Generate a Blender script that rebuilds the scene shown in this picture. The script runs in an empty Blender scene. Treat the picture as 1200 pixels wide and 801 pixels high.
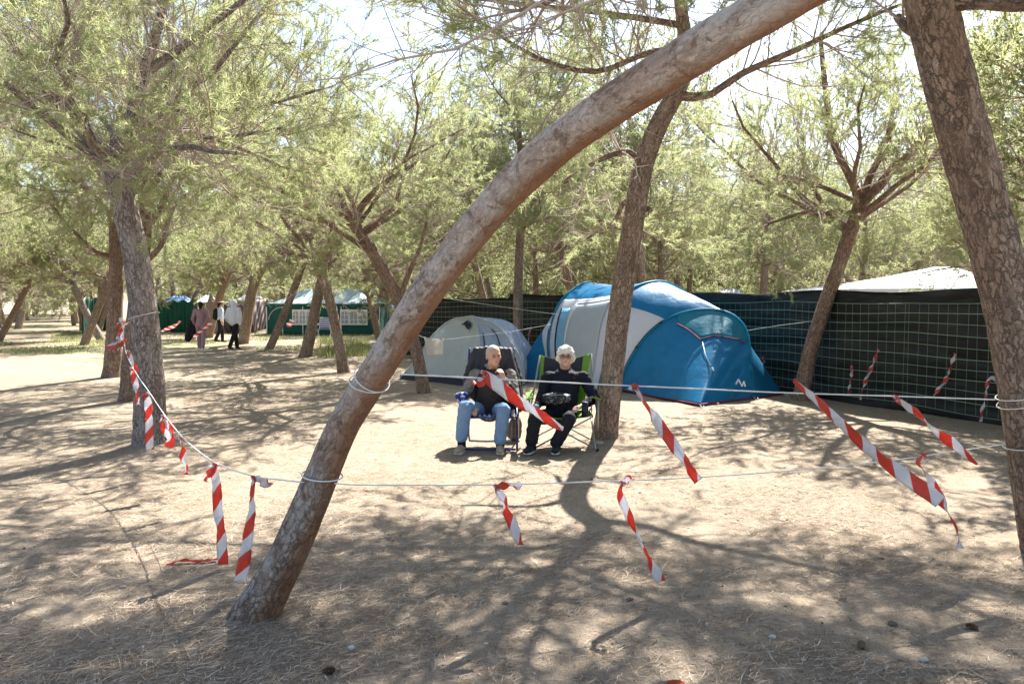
import bpy, bmesh, math, random
import numpy as np
from mathutils import Vector, Matrix, noise as mnoise
R = math.radians
S = bpy.context.scene
COL = S.collection

# ------------------------------------------------------------------ camera
CAM_H = 1.7
PITCH = R(3.0)
cd = bpy.data.cameras.new('camera'); cam = bpy.data.objects.new('camera', cd); COL.objects.link(cam)
cam.location = (0, 0, CAM_H); cam.rotation_euler = (R(90) - PITCH, 0, 0)
cd.sensor_width = 36; cd.lens = 28; cd.clip_start = 0.05; cd.clip_end = 2000
S.camera = cam

# ------------------------------------------------------------------ sky and sun
SUN_EL, SUN_AZ = 47.0, 20.0         # azimuth measured from straight ahead towards the right
W = bpy.data.worlds.new('World'); S.world = W; W.use_nodes = True
nt = W.node_tree; nt.nodes.clear()
wo = nt.nodes.new('ShaderNodeOutputWorld'); bg = nt.nodes.new('ShaderNodeBackground')
sky = nt.nodes.new('ShaderNodeTexSky'); sky.sky_type = 'NISHITA'; sky.sun_disc = False
sky.sun_elevation = R(SUN_EL); sky.sun_rotation = R(SUN_AZ)
sky.air_density = 1.0; sky.dust_density = 1.2; sky.ozone_density = 1.0
bg.inputs[1].default_value = 0.075
nt.links.new(sky.outputs[0], bg.inputs[0]); nt.links.new(bg.outputs[0], wo.inputs[0])
sd = bpy.data.lights.new('sun', 'SUN'); so = bpy.data.objects.new('sun', sd); COL.objects.link(so)
sd.energy = 5.0; sd.angle = R(0.5); sd.color = (1.0, 0.955, 0.89)
to_sun = Vector((math.sin(R(SUN_AZ)) * math.cos(R(SUN_EL)), math.cos(R(SUN_AZ)) * math.cos(R(SUN_EL)), math.sin(R(SUN_EL))))
so.rotation_euler = to_sun.to_track_quat('Z', 'Y').to_euler()
so.location = to_sun * 50
S.view_settings.view_transform = 'Standard'; S.view_settings.look = 'None'
S.view_settings.gamma = 1.0; S.view_settings.use_curve_mapping = False
S.view_settings.exposure = 1.9
cy = S.cycles
cy.max_bounces = 6; cy.diffuse_bounces = 4; cy.glossy_bounces = 2; cy.transmission_bounces = 5; cy.transparent_max_bounces = 8
cy.caustics_reflective = False; cy.caustics_refractive = False
cy.sample_clamp_indirect = 6.0
cy.use_denoising = True

# ------------------------------------------------------------------ photograph -> world
FPX = 1200 * 28 / 36.0
def ray(px, py):
    r = (px - 600) / FPX; u = -(py - 400.5) / FPX
    return Vector((r, math.cos(PITCH) + u * math.sin(PITCH), -math.sin(PITCH) + u * math.cos(PITCH)))
def P(px, py, Y):
    d = ray(px, py); t = Y / d.y
    return Vector((d.x * t, Y, CAM_H + d.z * t))
MOUNDS = ((-1.32, 4.14, .34, .05), (1.13, 9.65, .38, .05), (3.48, 5.15, .42, .06), (-4.18, 9.2, .42, .06))
def gz(x, y):
    m = sum(h * math.exp(-((x - a) ** 2 + (y - b) ** 2) / (r * r)) for a, b, r, h in MOUNDS)
    return m + 0.03 * mnoise.noise(Vector((x * .35, y * .35, 1.7))) + 0.012 * mnoise.noise(Vector((x * 1.6, y * 1.6, 5)))
def G(px, py):
    d = ray(px, py); t = -CAM_H / d.z
    x, y = d.x * t, d.y * t
    return Vector((x, y, gz(x, y)))
def pxm(Y): return Y / FPX            # metres per photo pixel at depth Y

# ------------------------------------------------------------------ object helpers
def tag(o, label=None, cat=None, group=None, kind=None):
    if label: o['label'] = label
    if cat: o['category'] = cat
    if group: o['group'] = group
    if kind: o['kind'] = kind
    return o
def thing(name, label, cat, loc=(0, 0, 0), group=None):
    o = bpy.data.objects.new(name, None); COL.objects.link(o); o.location = loc; o.empty_display_size = .2
    return tag(o, label, cat, group)
def mesh_np(name, V, F, mats=(), mi=None, smooth=True, attrs=None, uv=None):
    """V (n,3), F list of arrays (each (k,3) or (k,4))"""
    me = bpy.data.meshes.new(name)
    V = np.asarray(V, dtype=np.float32)
    Fs = [np.asarray(f, dtype=np.int32) for f in F if len(f)]
    nl = sum(f.size for f in Fs); nf = sum(len(f) for f in Fs)
    me.vertices.add(len(V)); me.vertices.foreach_set('co', V.ravel())
    me.loops.add(nl); me.loops.foreach_set('vertex_index', np.concatenate([f.ravel() for f in Fs]))
    me.polygons.add(nf)
    tot = np.concatenate([np.full(len(f), f.shape[1], dtype=np.int32) for f in Fs])
    st = np.concatenate([[0], np.cumsum(tot)[:-1]]).astype(np.int32)
    me.polygons.foreach_set('loop_start', st); me.polygons.foreach_set('loop_total', tot)
    for m in mats: me.materials.append(m)
    if mi is not None: me.polygons.foreach_set('material_index', np.asarray(mi, dtype=np.int32))
    me.polygons.foreach_set('use_smooth', np.full(nf, bool(smooth)))
    if attrs:
        for k, a in attrs.items():
            at = me.attributes.new(k, 'FLOAT_VECTOR', 'POINT'); at.data.foreach_set('vector', np.asarray(a, dtype=np.float32).ravel())
    if uv is not None:
        ul = me.uv_layers.new(name='UVMap')
        vi = np.concatenate([f.ravel() for f in Fs])
        ul.data.foreach_set('uv', np.asarray(uv, dtype=np.float32)[vi].ravel())
    me.update(calc_edges=True); me.validate()
    return me
def link(name, me, parent=None, loc=None):
    """vertices of a child are given in world space; they are shifted to the parent's origin"""
    o = bpy.data.objects.new(name, me); COL.objects.link(o)
    if parent is not None:
        o.parent = parent
        off = parent.matrix_basis.translation.copy()
        p = parent.parent
        while p is not None:
            off += p.matrix_basis.translation; p = p.parent
        me.transform(Matrix.Translation(-off))
    elif loc is not None:
        me.transform(Matrix.Translation(-Vector(loc))); o.location = loc
    return o

class MB:
    """collects simple shapes into one mesh"""
    def __init__(s): s.v = []; s.f = []; s.uv = []; s.mi = []; s.cur = 0
    def add(s, vs, fs, uvs=None):
        n = len(s.v); s.v += [tuple(v) for v in vs]
        s.uv += list(uvs) if uvs is not None else [(0, 0)] * len(vs)
        s.f += [tuple(i + n for i in f) for f in fs]; s.mi += [s.cur] * len(fs)
    def box(s, c, dims, rz=0.0, M=None, bev=0.0):
        hx, hy, hz = [d / 2 for d in dims]
        vs = [Vector((x * hx, y * hy, z * hz)) for z in (-1, 1) for y in (-1, 1) for x in (-1, 1)]
        M = (Matrix.Rotation(rz, 3, 'Z') if M is None else M)
        vs = [Vector(c) + M @ v for v in vs]
        s.add(vs, [(0, 2, 3, 1), (4, 5, 7, 6), (0, 1, 5, 4), (2, 6, 7, 3), (0, 4, 6, 2), (1, 3, 7, 5)])
    def tube(s, pts, rad, n=8, closed=False, cap=True):
        pts = [Vector(p) for p in pts]
        if not hasattr(rad, '__len__'): rad = [rad] * len(pts)
        up = None; rings = []; L = 0
        m = len(pts)
        for i, p in enumerate(pts):
            a = pts[(i - 1) % m] if (i > 0 or closed) else p
            b = pts[(i + 1) % m] if (i < m - 1 or closed) else p
            t = (b - a)
            if t.length < 1e-9: t = Vector((0, 0, 1))
            t.normalize()
            if up is None: up = t.orthogonal().normalized()
            up = (up - t * up.dot(t))
            if up.length < 1e-6: up = t.orthogonal()
            up.normalize(); w = t.cross(up)
            if i: L += (p - pts[i - 1]).length
            rings.append(([p + (up * math.cos(2 * math.pi * k / n) + w * math.sin(2 * math.pi * k / n)) * rad[i] for k in range(n)], L))
        vs = [v for r, _ in rings for v in r]; uvs = [(k / n, l) for r, l in rings for k in range(n)]
        fs = []
        for i in range(m - 1 + (1 if closed else 0)):
            j = (i + 1) % m
            for k in range(n): fs.append((i * n + k, i * n + (k + 1) % n, j * n + (k + 1) % n, j * n + k))
        if cap and not closed:
            fs.append(tuple(reversed(range(n)))); fs.append(tuple((m - 1) * n + k for k in range(n)))
        s.add(vs, fs, uvs)
    def grid(s, rows, closed_u=False, uvs=None):
        """rows: list of equal-length lists of points"""
        nr, nc = len(rows), len(rows[0])
        vs = [p for r in rows for p in r]
        if uvs is None: uvs = [(j / (nc - 1), i / (nr - 1)) for i in range(nr) for j in range(nc)]
        fs = []
        for i in range(nr - 1):
            for j in range(nc - 1 + (1 if closed_u else 0)):
                k = (j + 1) % nc
                fs.append((i * nc + j, i * nc + k, (i + 1) * nc + k, (i + 1) * nc + j))
        s.add(vs, fs, uvs)
    def ball(s, c, r, seg=12, rings=8, M=None):
        if not hasattr(r, '__len__'): r = (r, r, r)
        c = Vector(c); vs = []; fs = []
        for i in range(rings + 1):
            th = math.pi * i / rings
            for k in range(seg):
                ph = 2 * math.pi * k / seg
                v = Vector((r[0] * math.sin(th) * math.cos(ph), r[1] * math.sin(th) * math.sin(ph), r[2] * math.cos(th)))
                if M is not None: v = M @ v
                vs.append(c + v)
        for i in range(rings):
            for k in range(seg): fs.append((i * seg + k, (i + 1) * seg + k, (i + 1) * seg + (k + 1) % seg, i * seg + (k + 1) % seg))
        s.add(vs, fs)
    def mesh(s, name, mats, smooth=False, merge=True):
        me = bpy.data.meshes.new(name)
        me.from_pydata([tuple(v) for v in s.v], [], s.f)
        if not isinstance(mats, (list, tuple)): mats = [mats]
        for m in mats: me.materials.append(m)
        ul = me.uv_layers.new(name='UVMap')
        vi = np.zeros(len(me.loops), dtype=np.int32); me.loops.foreach_get('vertex_index', vi)
        ul.data.foreach_set('uv', np.array(s.uv, dtype=np.float32)[vi].ravel())
        me.polygons.foreach_set('material_index', np.array(s.mi, dtype=np.int32))
        me.polygons.foreach_set('use_smooth', np.full(len(me.polygons), bool(smooth)))
        if merge:
            bm = bmesh.new(); bm.from_mesh(me); bmesh.ops.remove_doubles(bm, verts=bm.verts, dist=1e-5); bm.to_mesh(me); bm.free()
        me.update()
        return me
    def build(s, name, mats, parent=None, smooth=False, loc=None):
        return link(name, s.mesh(name, mats, smooth), parent, loc)
def thicken(o, t, off=0):
    m = o.modifiers.new('thickness', 'SOLIDIFY'); m.thickness = t; m.offset = off; return o

def interp(pts, n):
    """smooth resample (Catmull-Rom) of a polyline, equal arc length"""
    pts = [Vector(p) for p in pts]
    if len(pts) == 2: return [pts[0].lerp(pts[1], i / (n - 1)) for i in range(n)]
    q = [pts[0] * 2 - pts[1]] + pts + [pts[-1] * 2 - pts[-2]]
    out = []
    for i in range(1, len(q) - 2):
        for k in range(12):
            t = k / 12; a, b, c, d = q[i - 1], q[i], q[i + 1], q[i + 2]
            out.append(.5 * ((2 * b) + (c - a) * t + (2 * a - 5 * b + 4 * c - d) * t * t + (3 * b - a - 3 * c + d) * t ** 3))
    out.append(pts[-1])
    L = [0]
    for i in range(1, len(out)): L.append(L[-1] + (out[i] - out[i - 1]).length)
    res = []; j = 0
    for i in range(n):
        s = L[-1] * i / (n - 1)
        while j < len(L) - 2 and L[j + 1] < s: j += 1
        t = (s - L[j]) / max(1e-9, L[j + 1] - L[j]); res.append(out[j].lerp(out[j + 1], min(1, t)))
    return res

# ------------------------------------------------------------------ materials
def mat(name, col=(.5, .5, .5), rough=.8, spec=.3, metal=0.0):
    m = bpy.data.materials.new(name); m.use_nodes = True
    b = m.node_tree.nodes['Principled BSDF']
    b.inputs['Base Color'].default_value = (*col, 1); b.inputs['Roughness'].default_value = rough
    b.inputs['Specular IOR Level'].default_value = spec; b.inputs['Metallic'].default_value = metal
    return m
class NG:
    def __init__(s, m): s.m = m; s.t = m.node_tree; s.b = s.t.nodes['Principled BSDF']; s.o = s.t.nodes['Material Output']
    def n(s, ty, **kw):
        x = s.t.nodes.new(ty)
        for k, v in kw.items():
            if k.startswith('i_'):
                key = k[2:]; key = int(key) if key.isdigit() else key.replace('_', ' ')
                x.inputs[key].default_value = v
            else: setattr(x, k, v)
        return x
    def l(s, a, b): s.t.links.new(a, b)
    def noise(s, vec, scale, detail=4, rough=.6, dist=0.0):
        x = s.n('ShaderNodeTexNoise'); x.inputs['Scale'].default_value = scale; x.inputs['Detail'].default_value = detail
        x.inputs['Roughness'].default_value = rough; x.inputs['Distortion'].default_value = dist
        if vec is not None: s.l(vec, x.inputs['Vector'])
        return x.outputs['Fac']
    def ramp(s, fac, stops, interp='LINEAR'):
        x = s.n('ShaderNodeValToRGB'); x.color_ramp.interpolation = interp; el = x.color_ramp.elements
        while len(el) < len(stops): el.new(.5)
        for e, (p, c) in zip(el, stops): e.position = p; e.color = (*c, 1) if len(c) == 3 else c
        s.l(fac, x.inputs[0]); return x.outputs[0]
    def mix(s, fac, a, b, mode='MIX'):
        x = s.n('ShaderNodeMix', data_type='RGBA', blend_type=mode)
        for k, v in ((0, fac), (6, a), (7, b)):
            if hasattr(v, 'is_linked') or isinstance(v, bpy.types.NodeSocket): s.l(v, x.inputs[k])
            elif isinstance(v, (int, float)): x.inputs[k].default_value = v
            else: x.inputs[k].default_value = (*v, 1)
        return x.outputs[2]
    def math(s, op, a, b=None):
        x = s.n('ShaderNodeMath', operation=op)
        for k, v in ((0, a), (1, b)):
            if v is None: continue
            if isinstance(v, bpy.types.NodeSocket): s.l(v, x.inputs[k])
            else: x.inputs[k].default_value = v
        return x.outputs[0]
    def bump(s, h, strength=.5, dist=.02):
        x = s.n('ShaderNodeBump'); x.inputs['Strength'].default_value = strength; x.inputs['Distance'].default_value = dist
        s.l(h, x.inputs['Height']); s.l(x.outputs[0], s.b.inputs['Normal']); return x
    def mapping(s, vec, scale=(1, 1, 1), rot=(0, 0, 0)):
        x = s.n('ShaderNodeMapping'); x.inputs['Scale'].default_value = scale; x.inputs['Rotation'].default_value = rot
        s.l(vec, x.inputs[0]); return x.outputs[0]
    def obj(s): return s.n('ShaderNodeTexCoord').outputs['Object']
    def uv(s): return s.n('ShaderNodeTexCoord').outputs['UV']
    def attr(s, name): return s.n('ShaderNodeAttribute', attribute_name=name).outputs['Vector']

def translucent(m, col, amount):
    """adds light shining through a thin sheet"""
    g = NG(m); t = g.n('ShaderNodeBsdfTranslucent')
    if isinstance(col, bpy.types.NodeSocket): g.l(col, t.inputs[0])
    else: t.inputs[0].default_value = (*col, 1)
    x = g.n('ShaderNodeMixShader'); x.inputs[0].default_value = amount
    g.l(g.b.outputs[0], x.inputs[1]); g.l(t.outputs[0], x.inputs[2]); g.l(x.outputs[0], g.o.inputs[0])
    return m
def cloth(name, col, rough=.85, trans=0.0, fold=.4, scale=14, spec=.2, vary=.15):
    m = mat(name, col, rough, spec); g = NG(m); v = g.obj()
    n1 = g.noise(v, scale, 3, .6, .6); n2 = g.noise(v, scale * 14, 2)
    c = g.mix(g.math('MULTIPLY', n1, 1.0), tuple(x * (1 - vary) for x in col), tuple(min(1, x * (1 + vary)) for x in col))
    g.l(c, g.b.inputs['Base Color'])
    g.bump(g.math('ADD', n1, g.math('MULTIPLY', n2, .12)), fold, .03)
    if trans: translucent(m, c, trans)
    return m

def bark_mat(name, plate=(.36, .30, .255), crack=(.115, .085, .068), red=(.36, .17, .09), redness=.5, redlo=.45, scale=1.0, smooth_=False, seed=0):
    m = mat(name, plate, .92, .12); g = NG(m)
    v = g.attr('bark')
    nz = g.n('ShaderNodeTexNoise'); nz.inputs['Scale'].default_value = 7; nz.inputs['Detail'].default_value = 6; nz.inputs['Roughness'].default_value = .7; g.l(v, nz.inputs['Vector'])
    sub = g.n('ShaderNodeVectorMath', operation='SUBTRACT'); g.l(nz.outputs['Color'], sub.inputs[0]); sub.inputs[1].default_value = (.5, .5, .5)
    sc = g.n('ShaderNodeVectorMath', operation='SCALE'); sc.inputs['Scale'].default_value = .13; g.l(sub.outputs[0], sc.inputs[0])
    wob = g.n('ShaderNodeVectorMath', operation='ADD'); g.l(v, wob.inputs[0]); g.l(sc.outputs[0], wob.inputs[1])
    def vor(sca, zs, feat):
        x = g.n('ShaderNodeTexVoronoi', feature=feat); x.inputs['Scale'].default_value = sca * scale; g.l(g.mapping(wob.outputs[0], (1, 1, zs)), x.inputs['Vector']); return x
    A, Ac = vor(30, .30, 'DISTANCE_TO_EDGE'), vor(30, .30, 'F1')
    B, Bc = vor(78, .45, 'DISTANCE_TO_EDGE'), vor(78, .45, 'F1')
    sa = g.n('ShaderNodeSeparateColor'); g.l(Ac.outputs['Color'], sa.inputs[0]); sb = g.n('ShaderNodeSeparateColor'); g.l(Bc.outputs['Color'], sb.inputs[0])
    mask = g.ramp(g.noise(g.mapping(v, (1, 1, .4)), 12, 4, .6), [(.30, (.25, .25, .25)), (.52, (1, 1, 1))])
    ea = g.ramp(A.outputs['Distance'], [(0, (1, 1, 1)), (.08, (.45, .45, .45)), (.20, (0, 0, 0))])
    eb = g.ramp(B.outputs['Distance'], [(0, (1, 1, 1)), (.22, (0, 0, 0))])
    fis = g.ramp(g.noise(g.mapping(wob.outputs[0], (1, 1, .14)), 22, 5, .7, .4), [(.34, (1, 1, 1)), (.47, (0, 0, 0))])
    cr = g.math('MULTIPLY', ea, mask)
    cr = g.math('MAXIMUM', cr, g.math('MULTIPLY', fis, .8 if not smooth_ else .5)); cr2 = g.math('MULTIPLY', eb, .30)
    fine = g.noise(g.mapping(v, (1, 1, .4)), 90, 6, .75)
    big = g.noise(g.mapping(v, (1, 1, .45)), 3.6, 4, .6, .5)
    tone = g.mix(sa.outputs[0], tuple(x * .72 for x in plate), tuple(min(1, x * 1.18) for x in plate))
    tone = g.mix(g.math('MULTIPLY', sb.outputs[0], .55), tone, tuple(min(1, x * 1.12 + .03) for x in plate))
    rf = g.ramp(g.math('ADD', big, g.math('MULTIPLY', sb.outputs[1], .16)), [(redlo, (0, 0, 0)), (redlo + .13, (1, 1, 1))])
    tone = g.mix(g.math('MULTIPLY', rf, redness), tone, red)
    tone = g.mix(g.ramp(fine, [(.36, (.8, .8, .8)), (.55, (0, 0, 0))]), tone, tuple(x * .62 for x in plate))
    if smooth_:
        spot = g.noise(v, 11, 5, .7, 1.2)
        tone = g.mix(g.ramp(spot, [(.52, (0, 0, 0)), (.58, (.8, .8, .8))]), tone, (.23, .155, .11))
        tone = g.mix(g.ramp(g.noise(v, 5, 5, .65, .8), [(.50, (0, 0, 0)), (.60, (.7, .7, .7))]), tone, (.62, .575, .53))
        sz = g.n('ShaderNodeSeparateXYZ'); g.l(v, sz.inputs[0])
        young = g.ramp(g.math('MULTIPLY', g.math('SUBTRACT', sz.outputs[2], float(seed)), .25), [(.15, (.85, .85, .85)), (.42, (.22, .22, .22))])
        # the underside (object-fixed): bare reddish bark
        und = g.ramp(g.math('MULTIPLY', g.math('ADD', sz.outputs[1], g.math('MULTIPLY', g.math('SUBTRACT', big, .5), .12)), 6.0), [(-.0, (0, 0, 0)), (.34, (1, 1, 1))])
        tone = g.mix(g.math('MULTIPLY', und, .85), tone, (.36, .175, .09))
        cr = g.math('MULTIPLY', cr, young); cr2 = g.math('MULTIPLY', cr2, young)
    c = g.mix(g.math('MULTIPLY', cr, 1.0), tone, crack); c = g.mix(cr2, c, crack)
    g.l(c, g.b.inputs['Base Color'])
    h = g.math('SUBTRACT', g.math('ADD', g.math('MULTIPLY', fine, .45), g.math('ADD', g.math('MULTIPLY', sb.outputs[0], .22), g.math('MULTIPLY', sa.outputs[0], .35))), g.math('ADD', cr, g.math('MULTIPLY', cr2, .8)))
    g.bump(h, .8, .02)
    return m

M = {}
M['bark_grey'] = bark_mat('bark_grey', plate=(.52, .46, .43), redness=.25, redlo=.55)
M['bark_brown'] = bark_mat('bark_brown', plate=(.56, .44, .35), redness=.4, redlo=.48)
M['bark_red'] = bark_mat('bark_red', plate=(.50, .385, .31), red=(.42, .23, .14), redness=.6, redlo=.42)
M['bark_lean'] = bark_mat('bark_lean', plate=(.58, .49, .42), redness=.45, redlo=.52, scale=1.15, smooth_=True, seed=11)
def simple_bark(name, col):
    m = mat(name, col, .95, .1); g = NG(m); v = g.attr('bark')
    n = g.noise(v, 40, 3, .7); c = g.mix(n, tuple(x * .6 for x in col), tuple(min(1, x * 1.35) for x in col))
    g.l(c, g.b.inputs['Base Color']); g.bump(n, .5, .01); return m
M['twig'] = simple_bark('twig_bark', (.38, .29, .24))
M['twig_grey'] = simple_bark('dead_twig_bark', (.50, .42, .37))
def needle_mat(name, c1, c2, c3, tr=.5):
    m = mat(name, c1, .55, .35); g = NG(m)
    v = g.attr('tint'); s = g.n('ShaderNodeSeparateXYZ'); g.l(v, s.inputs[0])
    c = g.mix(s.outputs[0], c1, c2); c = g.mix(g.ramp(s.outputs[1], [(.90, (0, 0, 0)), (.93, (1, 1, 1))]), c, c3)
    oi = g.n('ShaderNodeObjectInfo')
    c = g.mix(g.math('MULTIPLY', oi.outputs['Random'], .35), c, tuple(x * .8 for x in c2))
    g.l(c, g.b.inputs['Base Color'])
    b = g.mix(.65, c, (.66, .70, .36))
    translucent(m, b, tr); return m
M['needle'] = needle_mat('pine_needles', (.15, .195, .07), (.25, .29, .12), (.33, .25, .14), .55)
M['needle_far'] = needle_mat('pine_needles_far', (.19, .23, .09), (.29, .32, .14), (.32, .25, .14), .5)
# ------------------------------------------------------------------ ground
def ground_material():
    m = mat('dry_sandy_soil', (.45, .38, .3), .95, .1); g = NG(m); v = g.obj()
    big = g.noise(v, .55, 5, .6, .3); mid = g.noise(v, 3.2, 6, .65, .5); fine = g.noise(v, 38, 6, .75)
    fib1 = g.noise(g.mapping(v, (9, 60, 8), (0, 0, .5)), 1, 5, .8, 3.5)
    fib2 = g.noise(g.mapping(v, (60, 10, 8), (0, 0, .2)), 1, 5, .8, 3.5)
    fib = g.math('MULTIPLY', g.math('ADD', fib1, fib2), .5)
    c = g.mix(g.ramp(fine, [(.3, (0, 0, 0)), (.7, (1, 1, 1))]), (.31, .245, .18), (.56, .475, .37))
    lit = g.ramp(g.math('ADD', g.math('MULTIPLY', mid, .55), g.math('MULTIPLY', big, .45)), [(.42, (0, 0, 0)), (.58, (1, 1, 1))])
    straw = g.mix(g.ramp(fib, [(.42, (0, 0, 0)), (.58, (1, 1, 1))]), (.11, .075, .05), (.52, .42, .31))
    c = g.mix(g.math('ADD', g.math('MULTIPLY', lit, .50), .38), c, straw)
    vo = g.n('ShaderNodeTexVoronoi', feature='F1'); vo.inputs['Scale'].default_value = 30; vo.inputs['Randomness'].default_value = 1; g.l(v, vo.inputs['Vector'])
    peb = g.ramp(vo.outputs['Distance'], [(.10, (1, 1, 1)), (.16, (0, 0, 0))])
    sp = g.n('ShaderNodeSeparateColor'); g.l(vo.outputs['Color'], sp.inputs[0])
    pf = g.math('MULTIPLY', peb, g.ramp(sp.outputs[0], [(.80, (0, 0, 0)), (.82, (1, 1, 1))]))
    c = g.mix(pf, c, g.mix(sp.outputs[1], (.16, .12, .09), (.62, .58, .52)))
    cl = g.noise(v, 11, 5, .7, .6); c = g.mix(g.math('MULTIPLY', g.ramp(cl, [(.50, (0, 0, 0)), (.62, (1, 1, 1))]), .35), c, (.24, .175, .125))
    # faint damp tone far away where the grass starts
    grass = g.ramp(g.noise(v, .12, 4, .6), [(.50, (0, 0, 0)), (.62, (1, 1, 1))])
    sx = g.n('ShaderNodeSeparateXYZ'); g.l(v, sx.inputs[0])
    far = g.ramp(g.math('MULTIPLY', sx.outputs[1], .02), [(.36, (0, 0, 0)), (.6, (1, 1, 1))])
    c = g.mix(g.math('MULTIPLY', g.math('MULTIPLY', grass, far), .55), c, (.26, .29, .11))
    g.l(c, g.b.inputs['Base Color'])
    h = g.math('ADD', g.math('MULTIPLY', fine, .6), g.math('ADD', g.math('MULTIPLY', mid, 1.6), g.math('ADD', g.math('MULTIPLY', fib, .5), pf)))
    g.bump(h, .9, .035); return m
M['ground'] = ground_material()
def build_ground():
    xs = np.concatenate([-np.geomspace(12, 600, 26)[::-1], np.linspace(-11.9, 11.9, 200), np.geomspace(12, 600, 26)])
    ys = np.concatenate([-np.geomspace(3, 60, 8)[::-1], np.linspace(-2.9, 20, 200), np.geomspace(20.2, 900, 40)])
    X, Y = np.meshgrid(xs, ys)
    Z = np.array([[gz(x, y) if (abs(x) < 60 and y < 90) else 0 for x in xs] for y in ys])
    V = np.stack([X, Y, Z], -1).reshape(-1, 3)
    nx, ny = len(xs), len(ys)
    i, j = np.meshgrid(np.arange(nx - 1), np.arange(ny - 1)); a = (j * nx + i).ravel()
    F = np.stack([a, a + 1, a + nx + 1, a + nx], -1)
    o = link('ground', mesh_np('ground', V, [F], [M['ground']])); tag(o, kind='structure', label='dry sandy pine wood floor dappled with shade')
build_ground()

# ------------------------------------------------------------------ trees
class Wood:
    def __init__(s): s.V = []; s.Q = []; s.A = []; s.MI = []; s.n = 0
    def tube(s, pts, rad, n=8, mi=0, bumpy=0.0, seed=0.0):
        pts = np.asarray(pts, float); rad = np.asarray(rad, float); m = len(pts)
        T = np.gradient(pts, axis=0); T /= np.linalg.norm(T, axis=1)[:, None] + 1e-12
        ref = np.array([0.0, -1, 0]) if abs(T[0][1]) < .9 else np.array([1.0, 0, 0])
        U = np.empty_like(T); u = ref - T[0] * ref.dot(T[0]); u /= np.linalg.norm(u)
        for i in range(m):
            u = u - T[i] * u.dot(T[i]); u /= np.linalg.norm(u) + 1e-12; U[i] = u
        Wv = np.cross(T, U)
        ang = np.arange(n) * 2 * math.pi / n; c, si = np.cos(ang), np.sin(ang)
        s_ = np.concatenate([[0], np.cumsum(np.linalg.norm(np.diff(pts, axis=0), axis=1))])
        Rr = np.repeat(rad[:, None], n, 1)
        if bumpy:
            for i in range(m):
                for k in range(n):
                    q = Vector((c[k] * rad[i] * 1.0, si[k] * rad[i] * 1.0, s_[i] * .4 + seed))
                    b = mnoise.noise(q * 9) * .5 + mnoise.noise(q * 26) * .35
                    Rr[i, k] *= 1 + bumpy * b
        ring = U[:, None, :] * c[None, :, None] + Wv[:, None, :] * si[None, :, None]
        V = pts[:, None, :] + ring * Rr[:, :, None]
        A = np.stack([c[None, :] * rad[:, None], si[None, :] * rad[:, None], np.repeat(s_[:, None], n, 1) + seed], -1)
        i, k = np.meshgrid(np.arange(m - 1), np.arange(n), indexing='ij')
        k2 = (k + 1) % n; a = s.n
        Q = np.stack([a + i * n + k, a + i * n + k2, a + (i + 1) * n + k2, a + (i + 1) * n + k], -1).reshape(-1, 4)
        s.V.append(V.reshape(-1, 3)); s.A.append(A.reshape(-1, 3)); s.Q.append(Q); s.MI.append(np.full(len(Q), mi)); s.n += m * n
    def mesh(s, name, mats):
        return mesh_np(name, np.concatenate(s.V), [np.concatenate(s.Q)], mats, np.concatenate(s.MI), True, {'bark': np.concatenate(s.A)})

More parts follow.
